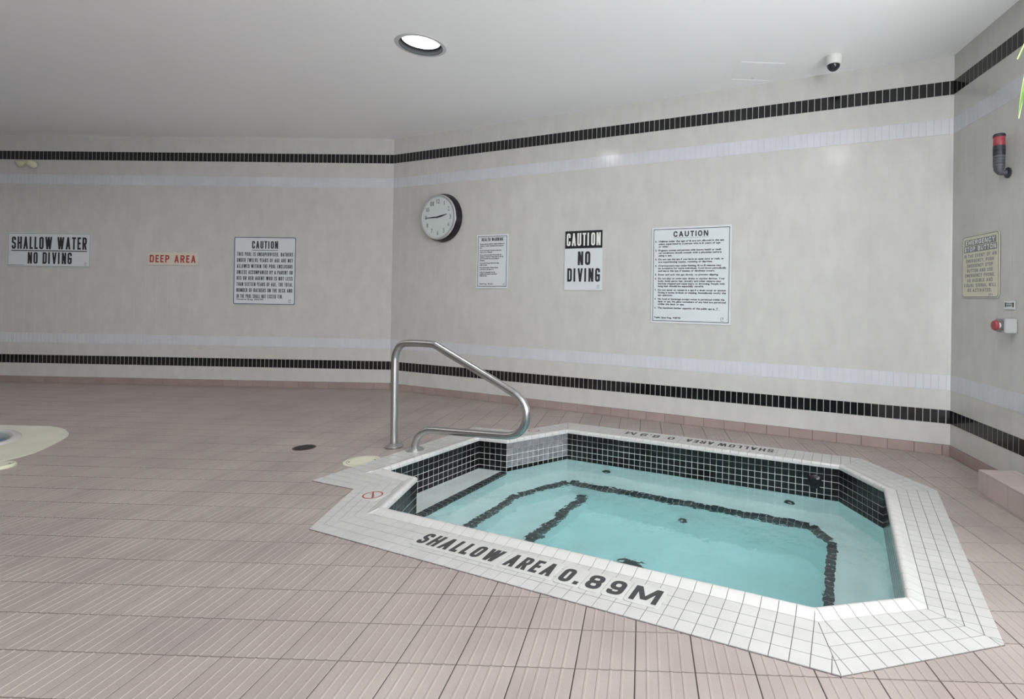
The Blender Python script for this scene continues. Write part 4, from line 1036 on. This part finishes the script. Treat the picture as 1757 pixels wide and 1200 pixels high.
p = wpos('right', 0.70, 2.150, 0.066)
bc = thing('signal_beacon', 'red topped black signal beacon on a wall bracket', 'beacon', (p.x, p.y, p.z), math.atan2(NR.y, NR.x))
# local: x points out of the wall, z up
def ribbed(z0, z1, r, n):
    out = []
    for k in range(n):
        a = z0 + (z1 - z0) * k / n; b = z0 + (z1 - z0) * (k + 1) / n; out += [(r, a + .001), (r, b - .004), (r - .003, b - .003), (r - .003, b)]
    return out
m = MB(); m.lathe(ribbed(0.050, 0.130, 0.036, 4), 28); m.build('base_section', M['grey_plastic'], bc, smooth=True)
m = MB(); m.lathe(ribbed(0.130, 0.195, 0.0375, 2), 28); m.build('buzzer_section', M['dark_plastic'], bc, smooth=True)
m = MB(); m.lathe([(0.035, 0.195), (0.036, 0.200), (0.036, 0.255), (0.034, 0.258)], 28); m.build('light_section', M['red_plastic'], bc, smooth=True)
m = MB(); m.lathe([(0.0385, 0.256), (0.0385, 0.268), (0.033, 0.276), (0.010, 0.280)], 28); m.build('cap', M['dark_plastic'], bc, smooth=True)
m = MB(); m.tube([(0, 0, 0.052), (0, 0, 0.030), (-0.008, 0, 0.016), (-0.024, 0, 0.010), (-0.055, 0, 0.010)], [0.034, 0.032, 0.025, 0.019, 0.019], 16); m.build('bracket', M['grey_plastic'], bc, smooth=True)
m = MB(); m.lathe([(0.036, 0), (0.036, 0.008), (0.024, 0.014)], 24, Matrix.Translation((-0.061, 0, 0.010)) @ Matrix.Rotation(math.pi / 2, 4, 'Y')); m.build('wall_flange', M['dark_plastic'], bc, smooth=True)

# ------------------------------------------------------------------ twin emergency light on the left wall
loc = wpos('left', 4.89, 2.915, 0.004); el = bpy.data.objects.new('emergency_light', None); COL.objects.link(el); el.location = loc; el.rotation_euler = wrot('left')
tag(el, 'small cream twin head emergency light under the black stripe, far left', 'emergency light')
m = MB(); m.box((0, 0.018, 0.020), (0.16, 0.050, 0.040), bev=0.006); m.build('body', M['fixture_cream'], el)
for x_, dx in ((-0.095, -0.35), (0.085, 0.30)):
    Mh = Matrix.Translation((x_, 0.0, 0.045)) @ Matrix.Rotation(dx, 4, 'Y') @ Matrix.Rotation(0.5, 4, 'X')
    m = MB(); m.lathe([(0.018, -0.030), (0.036, -0.012), (0.048, 0.018), (0.050, 0.030)], 24, Mh); h_ = m.build('lamp_head', M['fixture_cream'], el, smooth=True)
    m = MB(); m.lathe([(0.045, 0.0305), (0.030, 0.036), (0.008, 0.038)], 24, Mh); m.build('lens', M['lens'], h_, smooth=True)
    m = MB(); m.tube([(x_ * 0.7, 0.015, 0.025), (x_, 0.005, 0.030)], 0.008, 8); m.build('stem', M['fixture_cream'], h_)

# ------------------------------------------------------------------ hanging spider plant just outside the right edge, leaf tips in view
PX, PY, PZ = 1.86, 2.02, 2.30
hp = thing('hanging_plant', 'hanging spider plant with striped arching leaves at the upper right edge', 'plant', (PX, PY, PZ))
m = MB(); m.lathe([(0.075, -0.15), (0.082, -0.15), (0.112, -0.010), (0.122, -0.008), (0.124, 0.012), (0.112, 0.012), (0.106, -0.012)], 32, caps=(True, False)); m.build('pot', M['pot'], hp, smooth=True)
m = MB(); m.lathe([(0.108, -0.02), (0.108, -0.012)], 24); m.build('soil', M['soil'], hp)
for k in range(3):
    a = 2.1 * k + 0.4; m = MB(); m.tube([(0.118 * math.cos(a), 0.118 * math.sin(a), 0.0), (0.01 * math.cos(a), 0.01 * math.sin(a), 0.55)], 0.0025, 6); m.build('hanger_cord', M['cord'], hp)
m = MB(); m.tube([(0, 0, 0.54), (0, 0, H - PZ - 0.004)], 0.003, 6); m.build('hook', M['chrome'], hp)
def leaf(p0, p1, p2, width):
    """blade along a quadratic curve with a raised pale margin on both sides"""
    n = 12; pts = []; p0, p1, p2 = Vector(p0), Vector(p1), Vector(p2)
    for k in range(n + 1): t_ = k / n; pts.append(p0 * (1 - t_) ** 2 + p1 * 2 * t_ * (1 - t_) + p2 * t_ ** 2)
    V_, F_, mi = [], [], []
    for k, p in enumerate(pts):
        t_ = k / n; tan = (pts[min(k + 1, n)] - pts[max(k - 1, 0)]).normalized(); side = tan.cross(Vector((0, 0, 1)))
        if side.length < 0.15: side = tan.cross((p2 - p0).cross(Vector((0, 0, 1))))
        side.normalize(); up = side.cross(tan)
        w_ = width * (0.45 + 1.6 * t_) if t_ < .35 else width * (1.01 - ((t_ - .35) / .65) ** 1.8) ; w_ = max(w_, 0.0008)
        for q, hh in ((-1, .004), (-.8, .0025), (0, -.0015), (.8, .0025), (1, .004)): V_.append(p + side * (w_ * q) + up * hh)
    for k in range(n):
        for q in range(4): F_.append((k * 5 + q, k * 5 + q + 1, (k + 1) * 5 + q + 1, (k + 1) * 5 + q)); mi.append(1 if q in (0, 3) else 0)
    me = new_mesh('leaf', V_, F_, [M['leaf'], M['leaf_stripe']], True); me.polygons.foreach_set('material_index', mi); return link('leaf', me, hp)
def rel(x, y, z): return (x - PX, y - PY, z - PZ)
leaf((0, 0, 0), rel(1.66, 2.02, 2.58), rel(1.492, 2.0, 2.205), 0.010)
leaf((-0.02, 0, 0), rel(1.60, 2.04, 2.50), rel(1.500, 2.0, 1.975), 0.030)
for k in range(20):
    a = math.radians(-150 + k * 15.5 + random.uniform(-4, 4)); R1 = random.uniform(0.26, 0.38); dz = random.uniform(-0.38, -0.12)
    if math.cos(a) < -0.35: R1 *= 0.62
    leaf((0.03 * math.cos(a), 0.03 * math.sin(a), 0), (R1 * .55 * math.cos(a), R1 * .55 * math.sin(a), random.uniform(0.16, 0.26)), (R1 * math.cos(a), R1 * math.sin(a), dz), random.uniform(0.009, 0.014))
